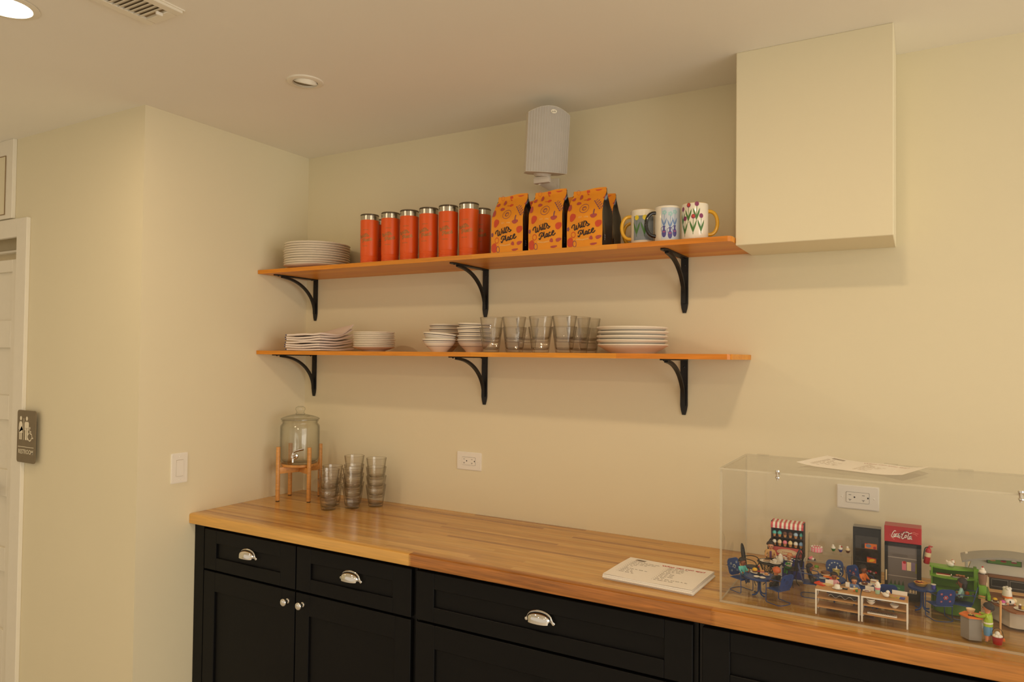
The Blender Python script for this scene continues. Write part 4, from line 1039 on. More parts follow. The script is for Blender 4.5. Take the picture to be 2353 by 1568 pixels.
# back left: black wire table and three wire chairs
def wtable():
    t = thing('toy_wicker_table', 'black lattice toy table at the back left of the display case', 'toy table', (2.314, -.352, F)); hh = .069; r = .036
    b = MB(); b.lathe([(0, hh-.003), (r, hh-.003), (r+.001, hh-.001), (r, hh), (0, hh)], TLEAF, 36); b.obj('tabletop', t)
    b = MB(); n = 14
    for k in range(n):
        for s in (-1, 1): a0 = 2*PI*k/n; b.tube([((r-.004)*math.cos(a0), (r-.004)*math.sin(a0), hh-.003), (.018*math.cos(a0+s*.5), .018*math.sin(a0+s*.5), .034), (.012*math.cos(a0+s*.8), .012*math.sin(a0+s*.8), .020)], .0008, TLEAF, 4, sm=3)
    for z, q in ((.034, .018), (.020, .012)): b.tube([(q*math.cos(2*PI*k/20), q*math.sin(2*PI*k/20), z) for k in range(20)], .001, TLEAF, 4, closed=True)
    b.obj('lattice', t)
    b = MB()
    for k in range(4): a = PI/4+k*PI/2; b.tube([(.011*math.cos(a), .011*math.sin(a), .022), (.012*math.cos(a), .012*math.sin(a), .010), (.024*math.cos(a), .024*math.sin(a), .001)], .0014, TLEAF, 5, sm=3)
    b.obj('legs', t)
wtable()
GW = 'black wire toy chairs in the display case'
for x, y, d, lab in ((2.266, -.374, 0, 'black arched toy chair left of the black lattice table'), (2.310, -.268, -82, 'black arched toy chair behind the man in the tan jacket'), (2.3735, -.330, 152, 'black arched toy chair right of the black lattice table')):
    c = wicker_chair(); c.location = (x, y, F); c.rotation_euler = (0, 0, R(d)); c['label'] = lab; c['group'] = GW
def tie(t, k, hip):
    b = MB(); b.box((.098*k, -.035*k, .10*k), (.112*k, .035*k, .33*k), pm('violet shirt', (120, 76, 122)), .004); b.box((.110*k, -.012*k, .10*k), (.118*k, .012*k, .32*k), pm('plum tie', (98, 40, 84)), .002); b.obj('shirt_and_tie', t)
figure('toy man with dark hair, tan jacket and purple tie behind the black lattice table', (2.306, -.294, F+.058), R(-80), .092, pm('tan jacket', (214, 168, 104)), TBK, TSKN, THAIR, hairlen=.3, extra=tie)
figure('toy figure in a white apron raising an arm, right of the black lattice table', (2.3665, -.328, F+.050), R(-125), .072, TWH, TGREEN, TSKN, pm('hair sandy', (206, 140, 92)), arms=(((.10, .17, .25), (.17, .20, .16)), ((.10, -.20, .36), (.13, -.27, .50))), hairlen=.2)
zw = F+.0693
dish(2.304, -.358, zw, .0185, 'white toy plate with dark cake slices on the black lattice table')
for i, (dx, dy) in enumerate(((0, 0), (.003, .006))):
    mk('toy_cake_slice', 'layered dark toy cake slice on the black lattice table, %s one' % ('near', 'far')[i], 'toy food', (2.304+dx, -.360+dy, zw+.0016), lambda b: [b.prism([(-.008, -.003), (.008, -.004), (.007, .002)], m, FXY, z, z+.0018) for m, z in ((TBRN, 0), (TCRM, .0018), (TBRN, .0036))], rz=.3)
dish(2.332, -.366, zw, .0165, 'white toy saucer with a cup on the black lattice table')
mk('toy_cup', 'white toy cup on a saucer on the black lattice table', 'toy cup', (2.331, -.367, zw+.0016), lambda b: (b.lathe([(0, 0), (.004, 0), (.007, .008), (.0073, .0095), (.0065, .009), (.004, .002), (0, .0015)], TWH, 18), b.tube([(.0065, 0, .0075), (.0105, 0, .007), (.010, 0, .003), (.0055, 0, .003)], .0008, TWH, 5, sm=3)))
mk('toy_teapot', 'tall white toy teapot on the black lattice table', 'toy teapot', (2.343, -.345, zw), lambda b: (b.lathe([(0, 0), (.007, 0), (.0085, .004), (.0078, .014), (.0055, .020), (.006, .022), (.003, .024), (.0015, .026), (0, .0265)], TWH, 20), b.tube([(.007, 0, .017), (.0135, 0, .017), (.0135, 0, .006), (.007, 0, .005)], .0011, TWH, 6, sm=3), b.tube([(-.007, 0, .007), (-.011, 0, .012), (-.0125, 0, .018)], .0012, TWH, 6, sm=3)), rz=.35)
dish(2.366, -.352, zw-.004, .010, 'white toy bowl of green salad at the right of the black lattice table', group=None)
mk('toy_salad', 'green toy salad at the right of the black lattice table', 'toy food', (2.366, -.352, zw-.0025), lambda b: lump(b, (0, 0, .002), .006, TGREEN, 7, 4))

# ice cream display on its white and blue freezer
def freezer():
    t = thing('toy_freezer', 'white toy freezer chest with blue doors under the ice cream display', 'toy freezer', (2.355, -.256, F)); hh = .0685
    b = MB(); b.box((-.046, -.020, 0), (.046, .020, hh), TWH, .002); b.obj('body', t)
    for x0, x1 in ((-.018, .0455),):
        for z0, z1 in ((.006, .036), (.039, .0645)):
            b = MB(); b.prism(rrect(x0, z0, x1, z1, .003), pm('royal blue', (34, 46, 132)), FXZ, -.020, -.0222); d = b.obj('door', t)
            b = MB(); b.box((.030, -.0235, z1-.006), (.042, -.0222, z1-.0045), STEEL); b.obj('handle', d)
freezer()
def display():
    z = F+.0688; t = thing('toy_ice_cream_stand', 'dark toy ice cream display with red and white striped awning', 'toy display', (2.351, -.256, z)); w, h_, d = .0475, .106, .018
    ch = pm('chocolate board', (52, 30, 24), .6); rs = pm('rose panel', (204, 92, 88), .5)
    b = MB(); b.box((-w, d-.002, 0), (w, d, h_), ch); 
    for s in (-1, 1): b.box((s*w, -d, 0), (s*(w-.002), d, h_), ch)
    for q in (.030, .058): b.box((-w+.002, -d+.003, q-.0012), (w-.002, d-.002, q), ch)
    b.box((-w, -d, 0), (w, d, .0015), ch); b.obj('cabinet', t, smooth=False)
    b = MB(); b.box((-w+.002, -d, .001), (w-.002, -d+.002, .0285), rs); b.blob(0, .0145, .030, .0095, XZ(-d-.0004), TCRM, n=26); b.blob(0, .0145, .026, .007, XZ(-d-.0007), rs, n=26, ring=.0007)
    for k in range(6): b.pol(rect(-.014+k*.005, .0135, -.011+k*.005, .0155), XZ(-d-.0008), rs)
    b.obj('sign_panel', t)
    b = MB(); n = 15
    for k in range(n):
        x0 = -w+2*w*k/n; x1 = -w+2*w*(k+1)/n; m = TWH if k % 2 else pm('awning red', (200, 70, 76))
        pr = [(d, h_+.001), (-d, h_-.002), (-d-.005, h_-.010), (-d-.0055, h_-.019)]
        for i in range(3): b.face([b.v((x0, *pr[i])), b.v((x1, *pr[i])), b.v((x1, *pr[i+1])), b.v((x0, *pr[i+1]))], m)
    b.obj('awning', t)
    cols = [[TTEAL, TTEAL, TBRN, TBRN, pm('pale blue', (170, 200, 222)), TTEAL], [TWH, TCRM, TPNK, pm('butter', (240, 214, 150)), TWH, pm('sky', (130, 170, 210))]]
    nm = [['teal', 'teal swirled', 'brown', 'dark brown', 'pale blue', 'slim teal'], ['white', 'cream', 'pink', 'butter yellow', 'white round', 'sky blue']]
    ps = ['first', 'second', 'third', 'fourth', 'fifth', 'sixth']
    for r_ in range(2):
        for k in range(6):
            x = 2.351-w+.0085+k*.0157; q = z+(.0584 if r_ == 0 else .0304); g = cols[r_][k]; sl = .75 if nm[r_][k][:4] == 'slim' else 1
            def fn(b, g=g, k=k, sl=sl):
                b.lathe([(0, 0), (.0036*sl, 0), (.0056*sl, .0085), (.006*sl, .009), (0, .009)], TCOL, 14)
                b.lathe([(.0062*sl, .0085), (.0068*sl, .011), (.006*sl, .014), (.0038*sl, .0175), (.0008, .0195 if k % 2 else .0182), (0, .0195 if k % 2 else .0182)], g, 14)
            mk('toy_ice_cream', '%s toy ice cream, %s from left, %s shelf of the striped display' % (nm[r_][k], ps[k], ('upper', 'lower')[r_]), 'toy ice cream', (x, -.256-.009, q), fn, group='ice creams in the striped display')
display()

# clear stepped riser with cakes and sundaes
TCLR = clear('toy clear plastic', (.985, .985, .98), (.8, .78, .74), .8, .04)
def riser():
    t = thing('toy_riser', 'clear stepped toy shelf holding cakes and sundaes', 'toy shelf', (2.4715, -.262, F)); w = .0605
    for y0, y1, z in ((-.015, .013, .096), (-.032, -.015, .072), (-.049, -.032, .052)):
        b = MB(); b.box((-w, y0, z-.0015), (w, y1, z), TCLR); b.box((-w, y0, .001 if z < .06 else z-.021), (w, y0+.0012, z-.0016), TCLR); b.obj('step', t, smooth=False)
    for s in (-1, 1):
        b = MB(); b.prism([(-.049, 0), (.013, 0), (.013, .148), (-.006, .146), (-.013, .096), (-.030, .072), (-.049, .052)], TCLR, FYZ, s*w, s*(w-.0014)); b.obj('side_panel', t, smooth=False)
    b = MB(); b.box((-w, .0115, .096), (w, .013, .148), TCLR); b.obj('back_panel', t, smooth=False)
riser()
zr = F+.0964
def cake(b):
    b.lathe([(0, 0), (.0165, 0), (.0165, .011), (.015, .0125), (0, .0125)], TPNK, 26); 
    for k in range(12): a = 2*PI*k/12; b.sph((.0145*math.cos(a), .0145*math.sin(a), .0135), .0026, TWH, seg=6, rings=4); b.box((.0164*math.cos(a)-.001, .0164*math.sin(a)-.001, .001), (.0164*math.cos(a)+.001, .0164*math.sin(a)+.001, .010), TWH)
mk('toy_cake', 'round pink and white toy cake on the clear riser', 'toy food', (2.434, -.2635, zr), cake)
def sundae(c, topc):
    def fn(b):
        b.lathe([(0, 0), (.004, 0), (.0012, .002), (.001, .006), (.0035, .008), (.007, .016)], TCLR, 16); b.lathe([(0, .0085), (.0034, .0085), (.0066, .0155), (0, .016)], c, 16)
        b.sph((0, 0, .018), .0062, topc, (1, 1, .9), 10, 6); b.sph((-.001, 0, .024), .0038, TWH, (1, 1, 1.1), 8, 5)
    return fn
for x, c, tc, rd, lab in ((2.481, TGREEN, TWH, 0, 'toy sundae with green base, left of three on the clear riser'), (2.5005, pm('cobalt', (44, 60, 150)), TWH, 1, 'toy sundae with blue base and red cherry, middle of three on the clear riser'), (2.5205, TBRN, TCRM, 0, 'toy sundae with brown base, right of three on the clear riser')):
    o = mk('toy_sundae', lab, 'toy sundae', (x, -.266, zr), (lambda b, c=c, tc=tc, rd=rd: (sundae(c, tc)(b), b.sph((.003, -.002, .0245), .0024, TRED, seg=8, rings=5) if rd else None)), group='sundaes on the clear riser')
def tray(b):
    b.box((-.0125, -.007, 0), (.0125, .007, .0015), TGRY, .0006); b.sph((-.002, 0, .006), .006, TPNK, (1.2, .8, .8)); b.sph((.003, -.001, .005), .005, TWH, (1, .8, .8)); b.sph((0, 0, .0105), .003, TPNK); b.sph((-.008, 0, .0035), .003, TBK); b.sph((.008, 0, .0035), .003, TBK)
mk('toy_dessert_tray', 'grey toy tray with a pink and white dessert on the clear riser', 'toy food', (2.423, -.286, F+.0724), tray)
def cupcake(c):
    return lambda b: (b.lathe([(0, 0), (.0048, 0), (.0062, .006), (0, .006)], TCRM, 16), b.sph((0, 0, .0075), .0068, c, (1, 1, .75), 12, 7))
mk('toy_cupcake', 'pink toy cupcake on the lowest step of the clear riser', 'toy food', (2.424, -.3025, F+.0524), cupcake(TPNK))
mk('toy_cupcake', 'green toy cupcake on the lowest step of the clear riser', 'toy food', (2.4385, -.3025, F+.0524), cupcake(TGRN))

# black fridge
def fridge():
    x0, x1, y0, y1, hh = 2.5345, 2.6075, -.272, -.236, .187
    t = thing('toy_fridge', 'tall black toy fridge with food boxes behind its glass', 'toy fridge', ((x0+x1)/2, (y0+y1)/2, F)); w, d = (x1-x0)/2, (y1-y0)/2
    b = MB(); b.box((-w, -d+.003, 0), (w, d, hh), TBK, .001, 1); b.box((-w, -d+.003, hh-.0008), (w, d, hh+.0002), TGRY); b.obj('cabinet', t, smooth=False)
    b = MB(); b.box((-w, -d, .004), (w, -d+.003, hh-.003), TBK, .0008, 1); dr = b.obj('door', t, smooth=False)
    b = MB(); b.prism(rect(-w+.007, .012, w-.006, hh-.025), mat('dim glass', (34, 30, 28), .12, coat=.5), FXZ, -d-.0002, -d-.0008); b.obj('glass_pane', dr, smooth=False)
    b = MB(); f = XZ(-d-.0012)
    for z in (.125, .085, .050): b.pol(rect(-w+.008, z, w-.007, z+.0012), f, pm('dim shelf', (74, 66, 58)))
    b.pol(rect(-.005, .127, .027, .142), f, TORG); b.blob(.005, .135, .007, .005, XZ(-d-.0015), pm('box blue', (110, 126, 150))); b.blob(.021, .131, .004, .004, XZ(-d-.0015), TRED); b.pol(rect(-.005, .140, .003, .142), XZ(-d-.0016), TRED)
    b.pol([(.001, .087), (.025, .087), (.025, .100), (.001, .103)], f, TORG); b.blob(.014, .094, .008, .004, XZ(-d-.0015), TYEL, rot=.4); b.pol([(.001, .100), (.025, .098), (.025, .1005), (.001, .103)], XZ(-d-.0016), TRED)
    b.pol(rect(-.030, .127, -.014, .150), f, pm('dim carton', (58, 54, 52)))
    rn = random.Random(2)
    for k in range(9): b.blob(-.012+k*.0045, .055+rn.uniform(0, .008), .0035, .003, f, [TRED, TPNK, TBRN, TGRY][k % 4], n=8)
    b.obj('food_picture', dr, smooth=False)
fridge()
def cooler():
    x0, x1, y0, y1, hh = 2.6185, 2.7105, -.296, -.240, .2055
    t = thing('toy_drinks_cooler', 'tall toy drinks cooler with red soda sign and glass door', 'toy fridge', ((x0+x1)/2, (y0+y1)/2, F)); w, d = (x1-x0)/2, (y1-y0)/2
    b = MB(); b.box((-w, -d+.003, 0), (w, d, hh-.046), TBK, .001, 1); b.obj('cabinet', t, smooth=False)
    b = MB(); b.box((-w-.0005, -d-.001, hh-.045), (w+.0005, d, hh), TRED, .001, 1)
    S2 = lambda X, Y: (((X-772)/696-.5)*2*w, -d-.0016, hh-.001-((Y-215-60*(X-772)/696)/247)*.043)
    dk = pm('sign dark red', (152, 18, 26)); pk = pm('sign pink', (226, 120, 110)); wh = pm('sign white', (248, 240, 230))
    S1 = lambda X, Y: (lambda p: (p[0], p[1]+.0003, p[2]))(S2(X, Y))
    b.blob(1150, 370, 120, 70, S1, dk, n=22)
    for p in ([(990, 306), (965, 296), (925, 340), (912, 385), (935, 402), (985, 392), (1030, 400), (1075, 414)], [(978, 345), (955, 355), (950, 380), (965, 386), (980, 365), (978, 345)], [(1022, 345), (1000, 350), (992, 375), (1005, 390), (1028, 380)],
              [(1062, 345), (1040, 350), (1032, 375), (1045, 385), (1062, 362), (1066, 345), (1060, 380), (1078, 388)], [(1088, 352), (1108, 350)], [(1190, 328), (1150, 320), (1110, 370), (1100, 410), (1120, 426), (1152, 405)], [(1150, 326), (1200, 316), (1250, 342), (1290, 330)],
              [(1188, 365), (1165, 375), (1160, 400), (1175, 408), (1192, 390), (1188, 365)], [(1240, 335), (1217, 390), (1215, 430), (1237, 424)], [(1278, 385), (1250, 390), (1240, 420), (1255, 430), (1275, 400), (1284, 385), (1275, 425), (1297, 434)]):
        b.ribbon(p, 13, S2, wh, 3)
    for p in ([(1290, 340), (1330, 320), (1370, 340), (1412, 345)], [(1310, 345), (1350, 352), (1390, 380)], [(878, 350), (900, 400), (965, 442)]): b.ribbon(p, 9, S2, pk, 3)
    b.obj('sign', t, smooth=False)
    b = MB(); zt_, zb = hh-.048, .004
    for a, c in (((-w, zb), (-w+.0085, zt_)), ((w-.0115, zb), (w, zt_)), ((-w, zt_-.0085), (w, zt_)), ((-w, zb), (w, zb+.016))): b.box((a[0], -d, a[1]), (c[0], -d+.003, c[1]), TBK)
    dr = b.obj('door', t, smooth=False)
    b = MB(); b.box((-w+.0025, -d-.002, .050), (-w+.0065, -d-.0002, .080), TCRM, .0006); b.obj('handle', dr)
    b = MB(); gr = pm('cooler interior', (112, 104, 100), .5); b.prism(rect(-w+.0085, zb+.016, w-.0115, zt_-.0085), gr, FXZ, -d+.0022, -d+.0026); f = XZ(-d+.0019); sh = pm('cooler shelf', (176, 166, 154))
    for z in (.116, .064, .0205): b.pol(rect(-w+.0085, z, w-.0115, z+.002), f, sh)
    for x, m in ((-.002, TPNK), (.010, TCRM), (.0205, pm('lilac', (128, 112, 140)))): b.pol(rect(x, .084, x+.0105, .108), f, m)
    b.blob(.004, .106, .004, .004, XZ(-d+.0016), TRED); b.pol(rect(.031, .078, w-.0115, .106), f, pm('olive', (130, 126, 40)))
    b.pol(rect(-w+.0095, .024, .004, .040), f, pm('crate green', (58, 128, 84))); b.text('Sprite', .008, lambda p, q: (p-.016, -d+.0014, q+.031), pm('crate letters', (160, 200, 170)))
    for k in range(4): b.pol([(-.033+k*.010, .040), (-.026+k*.010, .040), (-.028+k*.010, .048), (-.029+k*.010, .054), (-.031+k*.010, .048)], f, pm('bottle green', (52, 74, 44)))
    for k in range(3): b.blob(.019+k*.0075, .0265, .0028, .0045, f, TCRM)
    b.blob(-.008, .124, .022, .004, f, pm('grey tray', (96, 88, 84))); b.obj('interior_picture', t, smooth=False)
cooler()
def ext():
    t = thing('toy_fire_extinguisher', 'red toy fire extinguisher hanging on the side of the drinks cooler', 'toy fire extinguisher', (2.7225, -.276, F+.107))
    b = MB(); T = Matrix.Rotation(R(8), 4, 'Y'); b.lathe([(0, 0), (.0065, 0), (.0078, .0015), (.0078, .036), (.006, .042), (.0025, .0455), (0, .046)], TRED, 20, T=T); b.lathe([(.00795, .020), (.00795, .032)], TCRM, 20, T=T); b.obj('cylinder', t)
    b = MB(); b.M = T; b.box((-.002, -.002, .0445), (.002, .002, .050), TRED, .0006); b.box((-.001, -.0015, .049), (.009, .0015, .0515), TRED, .0006); b.box((-.001, -.0015, .0465), (.007, .0015, .048), TRED, .0005); b.obj('valve', t)
    b = MB(); b.M = T; b.tube([(-.002, 0, .047), (-.0085, 0, .042), (-.0098, 0, .030), (-.0095, 0, .010)], .0013, TBK, 6, sm=3); b.obj('hose', t)
ext()
# ------------------------------------------------------------------ two white work tables at the front
HT = .069; zt2 = F+HT+.0003
def worktable():
    t = thing('toy_work_table', '', 'toy table'); w, d = .0535, .0265; s = .0032
    b = MB(); b.box((-w, -d, HT-.0025), (w, d, HT), TWOOD, .0006, 1); b.obj('tabletop', t)
    b = MB()
    for y in (-d, d-s): b.box((-w, y, HT-.0062), (w, y+s, HT-.0026), TWH)
    for x in (-w, w-s): b.box((x, -d+s, HT-.0062), (x+s, d-s, HT-.0026), TWH)
    b.obj('apron', t, smooth=False)
    for x in (-w, w-s*1.2):
        for y in (-d, d-s): b = MB(); b.box((x, y, 0), (x+s*1.2, y+s, HT-.0063), TWH); b.obj('leg', t, smooth=False)
    for z in (.042, .019): b = MB(); b.box((-w+s*1.25, -d+.001, z), (w-s*1.25, d-.001, z+.0028), TWOOD, .0005, 1); b.obj('shelf', t)
    return t
GWT = 'white toy work tables at the front of the display case'
wt = worktable(); wt.location = (2.5170, -.5195, F); wt['label'] = 'white toy work table with wood top, left one at the case front'; wt['group'] = GWT
dup(wt, (2.6275, -.5185, F), label='white toy work table with wood top, right one at the case front')
# on the left table
mk('toy_tray', 'red-orange toy tray at the left end of the left white table', 'toy tray', (2.474, -.506, zt2), lambda b: (b.box((-.014, -.012, 0), (.014, .012, .002), pm('vermilion', (222, 72, 28)), .0008), b.box((-.014, -.012, .002), (-.0125, .012, .004), pm('vermilion', (222, 72, 28))), b.box((-.014, -.012, .002), (.014, -.0105, .004), pm('vermilion', (222, 72, 28)))), rz=-.5)
mk('toy_newspaper', 'folded cream toy newspaper beside the red-orange tray', 'toy paper', (2.489, -.503, zt2), lambda b: (b.box((-.011, -.011, 0), (.011, .011, .0012), TCRM), b.box((-.009, -.011, .0012), (.011, .009, .0022), pm('newsprint', (218, 192, 128)))), rz=-.5)
dish(2.5155, -.5265, zt2, .0125, 'white toy saucer under the white cup on the left white table')
mk('toy_cup', 'white upturned toy cup on a saucer on the left white table', 'toy cup', (2.5155, -.5265, zt2+.0015), lambda b: b.lathe([(.0075, 0), (.0078, .001), (.0068, .009), (.005, .0105), (.0035, .0103), (0, .0103)], TWH, 22))
mk('toy_phone', 'small dark toy phone with grey screen on the left white table', 'toy phone', (2.534, -.519, zt2), lambda b: (b.box((-.0062, -.004, 0), (.0062, .004, .003), TBK, .0008), b.pol(rect(-.004, -.0022, .004, .0022), lambda p, q: (p, q, .0032), TGRY)), rz=-.1)
mk('toy_card', 'white toy card standing behind the red-orange tray', 'toy card', (2.493, -.4945, zt2), lambda b: b.box((-.010, -.0005, 0), (.010, .0005, .012), TWH), rz=.1)
mk('toy_card', 'white toy card standing between the two seated toy figures', 'toy card', (2.538, -.4945, zt2), lambda b: b.box((-.005, -.0005, 0), (.005, .0005, .013), TWH))
mk('toy_menu', 'open white and yellow toy menu in front of the blue-shirted toy figure', 'toy paper', (2.5535, -.504, zt2), lambda b: (b.box((-.010, -.006, 0), (0, .006, .0008), TWH), b.prism([(0, 0), (.010, .003), (.010, .0036), (0, .0008)], pm('menu yellow', (240, 226, 150)), FXZ, -.006, .006)), rz=.15)
mk('toy_fruit', 'tiny green and orange toy fruit on the left white table', 'toy food', (2.5615, -.5285, zt2), lambda b: (b.sph((.001, -.001, .0035), .0032, TGREEN, seg=10, rings=6), b.sph((-.005, .001, .0025), .0024, TORG, seg=8, rings=5)))
# on the right table
dish(2.585, -.5075, zt2, .0098, 'white toy plate with a purple picture on the right white table', group=None)
mk('toy_picture', 'purple toy picture lying on a plate on the right white table', 'toy picture', (2.585, -.5075, zt2+.0012), lambda b: b.lathe([(0, 0), (.006, 0), (.006, .0005), (0, .0006)], pm('mauve', (150, 104, 112)), 20))
mk('toy_card', 'white toy card at the back left of the right white table', 'toy card', (2.591, -.4955, zt2), lambda b: b.box((-.0105, -.0005, 0), (.0105, .0005, .011), TWH), rz=-.05)
mk('toy_card', 'wide white toy card at the back right of the right white table', 'toy card', (2.661, -.4955, zt2), lambda b: b.box((-.0175, -.0005, 0), (.0175, .0005, .011), TWH), rz=-.04)
def shake(b):
    b.lathe([(0, 0), (.0052, 0), (.0062, .011)], pm('mint', (176, 214, 186)), 18); b.lathe([(.0062, .011), (.0068, .0165), (0, .0165)], TPNK, 18); b.lathe([(.0072, .0165), (.0078, .020), (.006, .026), (.0035, .030), (.001, .0325), (0, .0325)], TWH, 18); b.sph((-.004, -.004, .022), .0022, TRED, seg=6, rings=4); b.sph((0, 0, .0335), .002, TCOL, seg=6, rings=4)
mk('toy_milkshake', 'pink and mint toy milkshake with whipped top on the right white table', 'toy drink', (2.6105, -.5125, zt2), shake)
def duck(b):
    b.sph((0, 0, .0062), .0068, TWH, (1.25, .9, .9)); b.sph((.0055, 0, .0145), .0048, TWH); b.sph((.0105, 0, .0140), .002, TORG, (1, .9, .5), 6, 4); b.lathe([(0, .0), (.0022, .0), (.0006, .007), (0, .007)], TWH, 10, (-.0075, 0, .0068), T=Matrix.Rotation(R(-55), 4, 'Y'))
    for s in (-1, 1): b.sph((.0088, s*.0024, .0158), .0007, TBK, seg=6, rings=4)
mk('toy_duck', 'white toy duck on the right white table', 'toy animal', (2.6305, -.5325, zt2), duck, rz=-.5)
mk('toy_magazine', 'yellow and blue toy magazine on the right white table', 'toy magazine', (2.656, -.521, zt2), lambda b: (b.box((-.0165, -.009, 0), (.006, .009, .0015), pm('magazine yellow', (196, 168, 84))), b.box((.006, -.009, 0), (.0175, .009, .0016), pm('magazine blue', (44, 62, 150))), b.blob(-.005, .002, .005, .003, lambda p, q: (p, q, .0018), TPNK), b.blob(-.001, -.003, .003, .002, lambda p, q: (p, q, .0019), TGRN)), rz=-.12)
# inside the tables
def wavy(b):
    b.box((-.034, -.004, .001), (.034, .014, .0016), TCLR); b.prism([(-.034+.068*k/30, .004+.0035*math.sin(k*.62)) for k in range(31)]+[(.034-.068*k/30, .003+.0035*math.sin((30-k)*.62)) for k in range(31)], TWH, FXZ, -.005, -.0045)
    b.box((-.033, -.004, .0018), (.033, .013, .011), pm('smoke bag', (66, 58, 52)), .003)
mk('toy_pan_rack', 'dark toy pans with white wavy rim inside the left white table', 'toy tray', (2.528, -.5225, F+.0451), wavy)
for z, lab in ((.0452, 'lower of two nested white bowls on the right white table shelf'), (.0505, 'upper of two nested white bowls on the right white table shelf')):
    mk('toy_bowl', lab, 'toy bowl', (2.596, -.533, F+z), lambda b: b.lathe([(0, 0), (.004, 0), (.0085, .0045), (.0105, .0085), (.010, .0088), (.008, .005), (0, .0012)], TWH, 22), group='white bowls under the right table')
mk('toy_bowl', 'single white bowl at the right on the upper shelf of the right white table', 'toy bowl', (2.650, -.533, F+.0452), lambda b: b.lathe([(0, 0), (.004, 0), (.0085, .0045), (.0105, .0085), (.010, .0088), (.008, .005), (0, .0012)], TWH, 22), group='white bowls under the right table')
def cutl(b):
    b.box((-.034, -.008, 0), (.034, .008, .0025), TWH, .0008)
    for k in range(16): b.tube([(-.031+k*.004, -.005, .0035), (-.029+k*.004, .005, .0045)], .0007, STEEL, 5)
mk('toy_cutlery_tray', 'white toy tray of tiny cutlery on the lower shelf of the right white table', 'toy tray', (2.622, -.532, F+.0222), cutl)
# figures seated behind the left table
figure('toy girl in a pink patterned dress seated behind the left white table', (2.503, -.474, F+.051), R(-80), .075, pm('pink print', (232, 168, 176)), TPNK, TSKD, THAIR, arms=(((.07, .16, .24), (.15, .20, .30)), ((.07, -.17, .22), (.20, -.16, .24))), hairlen=.2)
figure('toy figure in a blue shirt seated behind the left white table', (2.5525, -.470, F+.046), R(-85), .075, pm('shirt blue', (92, 122, 176)), BLUED, TSKN, THAIR, arms=(((.07, .17, .20), (.20, .15, .22)), ((.07, -.16, .2), (.2, -.13, .18))), hairlen=.3,
    extra=lambda t, k, hip: (lambda b: (b.box((.10*k, -.03*k, .18*k), (.112*k, .03*k, .34*k), TWH, .001), b.sph((.115*k, 0, .26*k), .02*k, TRED, seg=8, rings=5), b.obj('collar', t)))(MB()))
for x, y, lab in ((2.503, -.470, 'tall blue toy stool under the girl in pink'), (2.552, -.466, 'tall blue toy stool under the blue-shirted figure')):
    mk('toy_stool', lab, 'toy stool', (x, y, F), lambda b: (b.lathe([(0, .044), (.0125, .044), (.0135, .0455), (.0125, .047), (0, .0475)], BLUE, 20), b.lathe([(0, .0008), (.011, .0004), (.011, .002), (.002, .004), (.0018, .044)], BLUE, 16)))

# middle: table of food with three chairs
TC = (2.482, -.385); tC = dup(tA, (*TC, F), label='round blue toy table of food in the middle, below the clear riser')
chair_at('arc', 2.494, -.330, -78, 'blue toy chair facing forward with an arc of white print, in the middle')
chair_at('white', 2.434, -.398, 8, 'blue toy chair holding a black bag, left of the table of food')
zc = F+HTA+.0003
def cakeb(b): b.lathe([(0, 0), (.0125, 0), (.0125, .009), (.011, .0105), (0, .0105)], TBRN, 24); b.lathe([(.0127, .002), (.0129, .004), (.0127, .005)], TCRM, 24)
mk('toy_cake', 'dark brown toy cake on a cream board on the middle table of food', 'toy food', (2.470, -.365, zc), cakeb)
dish(2.476, -.388, zc, .0105, 'orange rimmed toy plate on the middle table of food', TORG, None)
dish(2.496, -.386, zc, .0125, 'yellow toy plate of red sweets on the middle table of food', TYEL, None)
mk('toy_sweets', 'heap of red and yellow toy sweets on the yellow plate', 'toy food', (2.496, -.386, zc+.0014), lambda b: (lump(b, (0, 0, .002), .006, TYEL, 5, 3), lump(b, (.002, .002, .003), .004, TRED, 4, 5)))
dish(2.466, -.406, zc, .0105, 'pale blue toy plate at the near left of the middle table of food', pm('plate blue', (150, 158, 172)), None)
mk('toy_bun', 'red toy apple at the near edge of the middle table of food', 'toy food', (2.489, -.411, zc), lambda b: (b.sph((0, 0, .0045), .005, TRED, (1, 1, .9)), b.tube([(0, 0, .008), (.001, 0, .0105)], .0005, TBRN, 5)))
mk('toy_lemonade', 'yellow toy lemonade pitcher with white straws on the forward-facing blue chair', 'toy drink', (2.4955, -.340, F+.0405), lambda b: (b.lathe([(0, 0), (.0085, 0), (.0095, .012), (.009, .024), (.0105, .030), (.009, .0295), (.007, .024)], pm('lemonade', (206, 186, 104), .25), 20), b.tube([(.009, 0, .024), (.015, 0, .020), (.009, 0, .008)], .0011, TWH, 5, sm=3), b.sph((-.001, 0, .030), .005, pm('lemon slice', (222, 206, 150)), (1, 1, .5), 10, 6), b.lathe([(0, 0), (.003, 0), (.0005, .010), (0, .010)], TWH, 10, (.001, 0, .030))))
figure('toy figure with dark hair and black coat in the side-on blue chair', (2.432, -.398, F+.043), R(8), .078, TBK, TBK, TSKD, THAIR, hairlen=.9)
mk('toy_bag', 'glossy black toy bag on the side-on blue chair', 'toy bag', (2.444, -.4085, F+.0405), lambda b: (b.box((-.009, -.006, 0), (.009, .006, .016), mat('patent black', (14, 12, 13), .15, coat=.6), .004), b.tube([(-.006, 0, .015), (-.005, 0, .024), (.005, 0, .024), (.006, 0, .015)], .0009, TBK, 5, sm=3)), rz=.2)
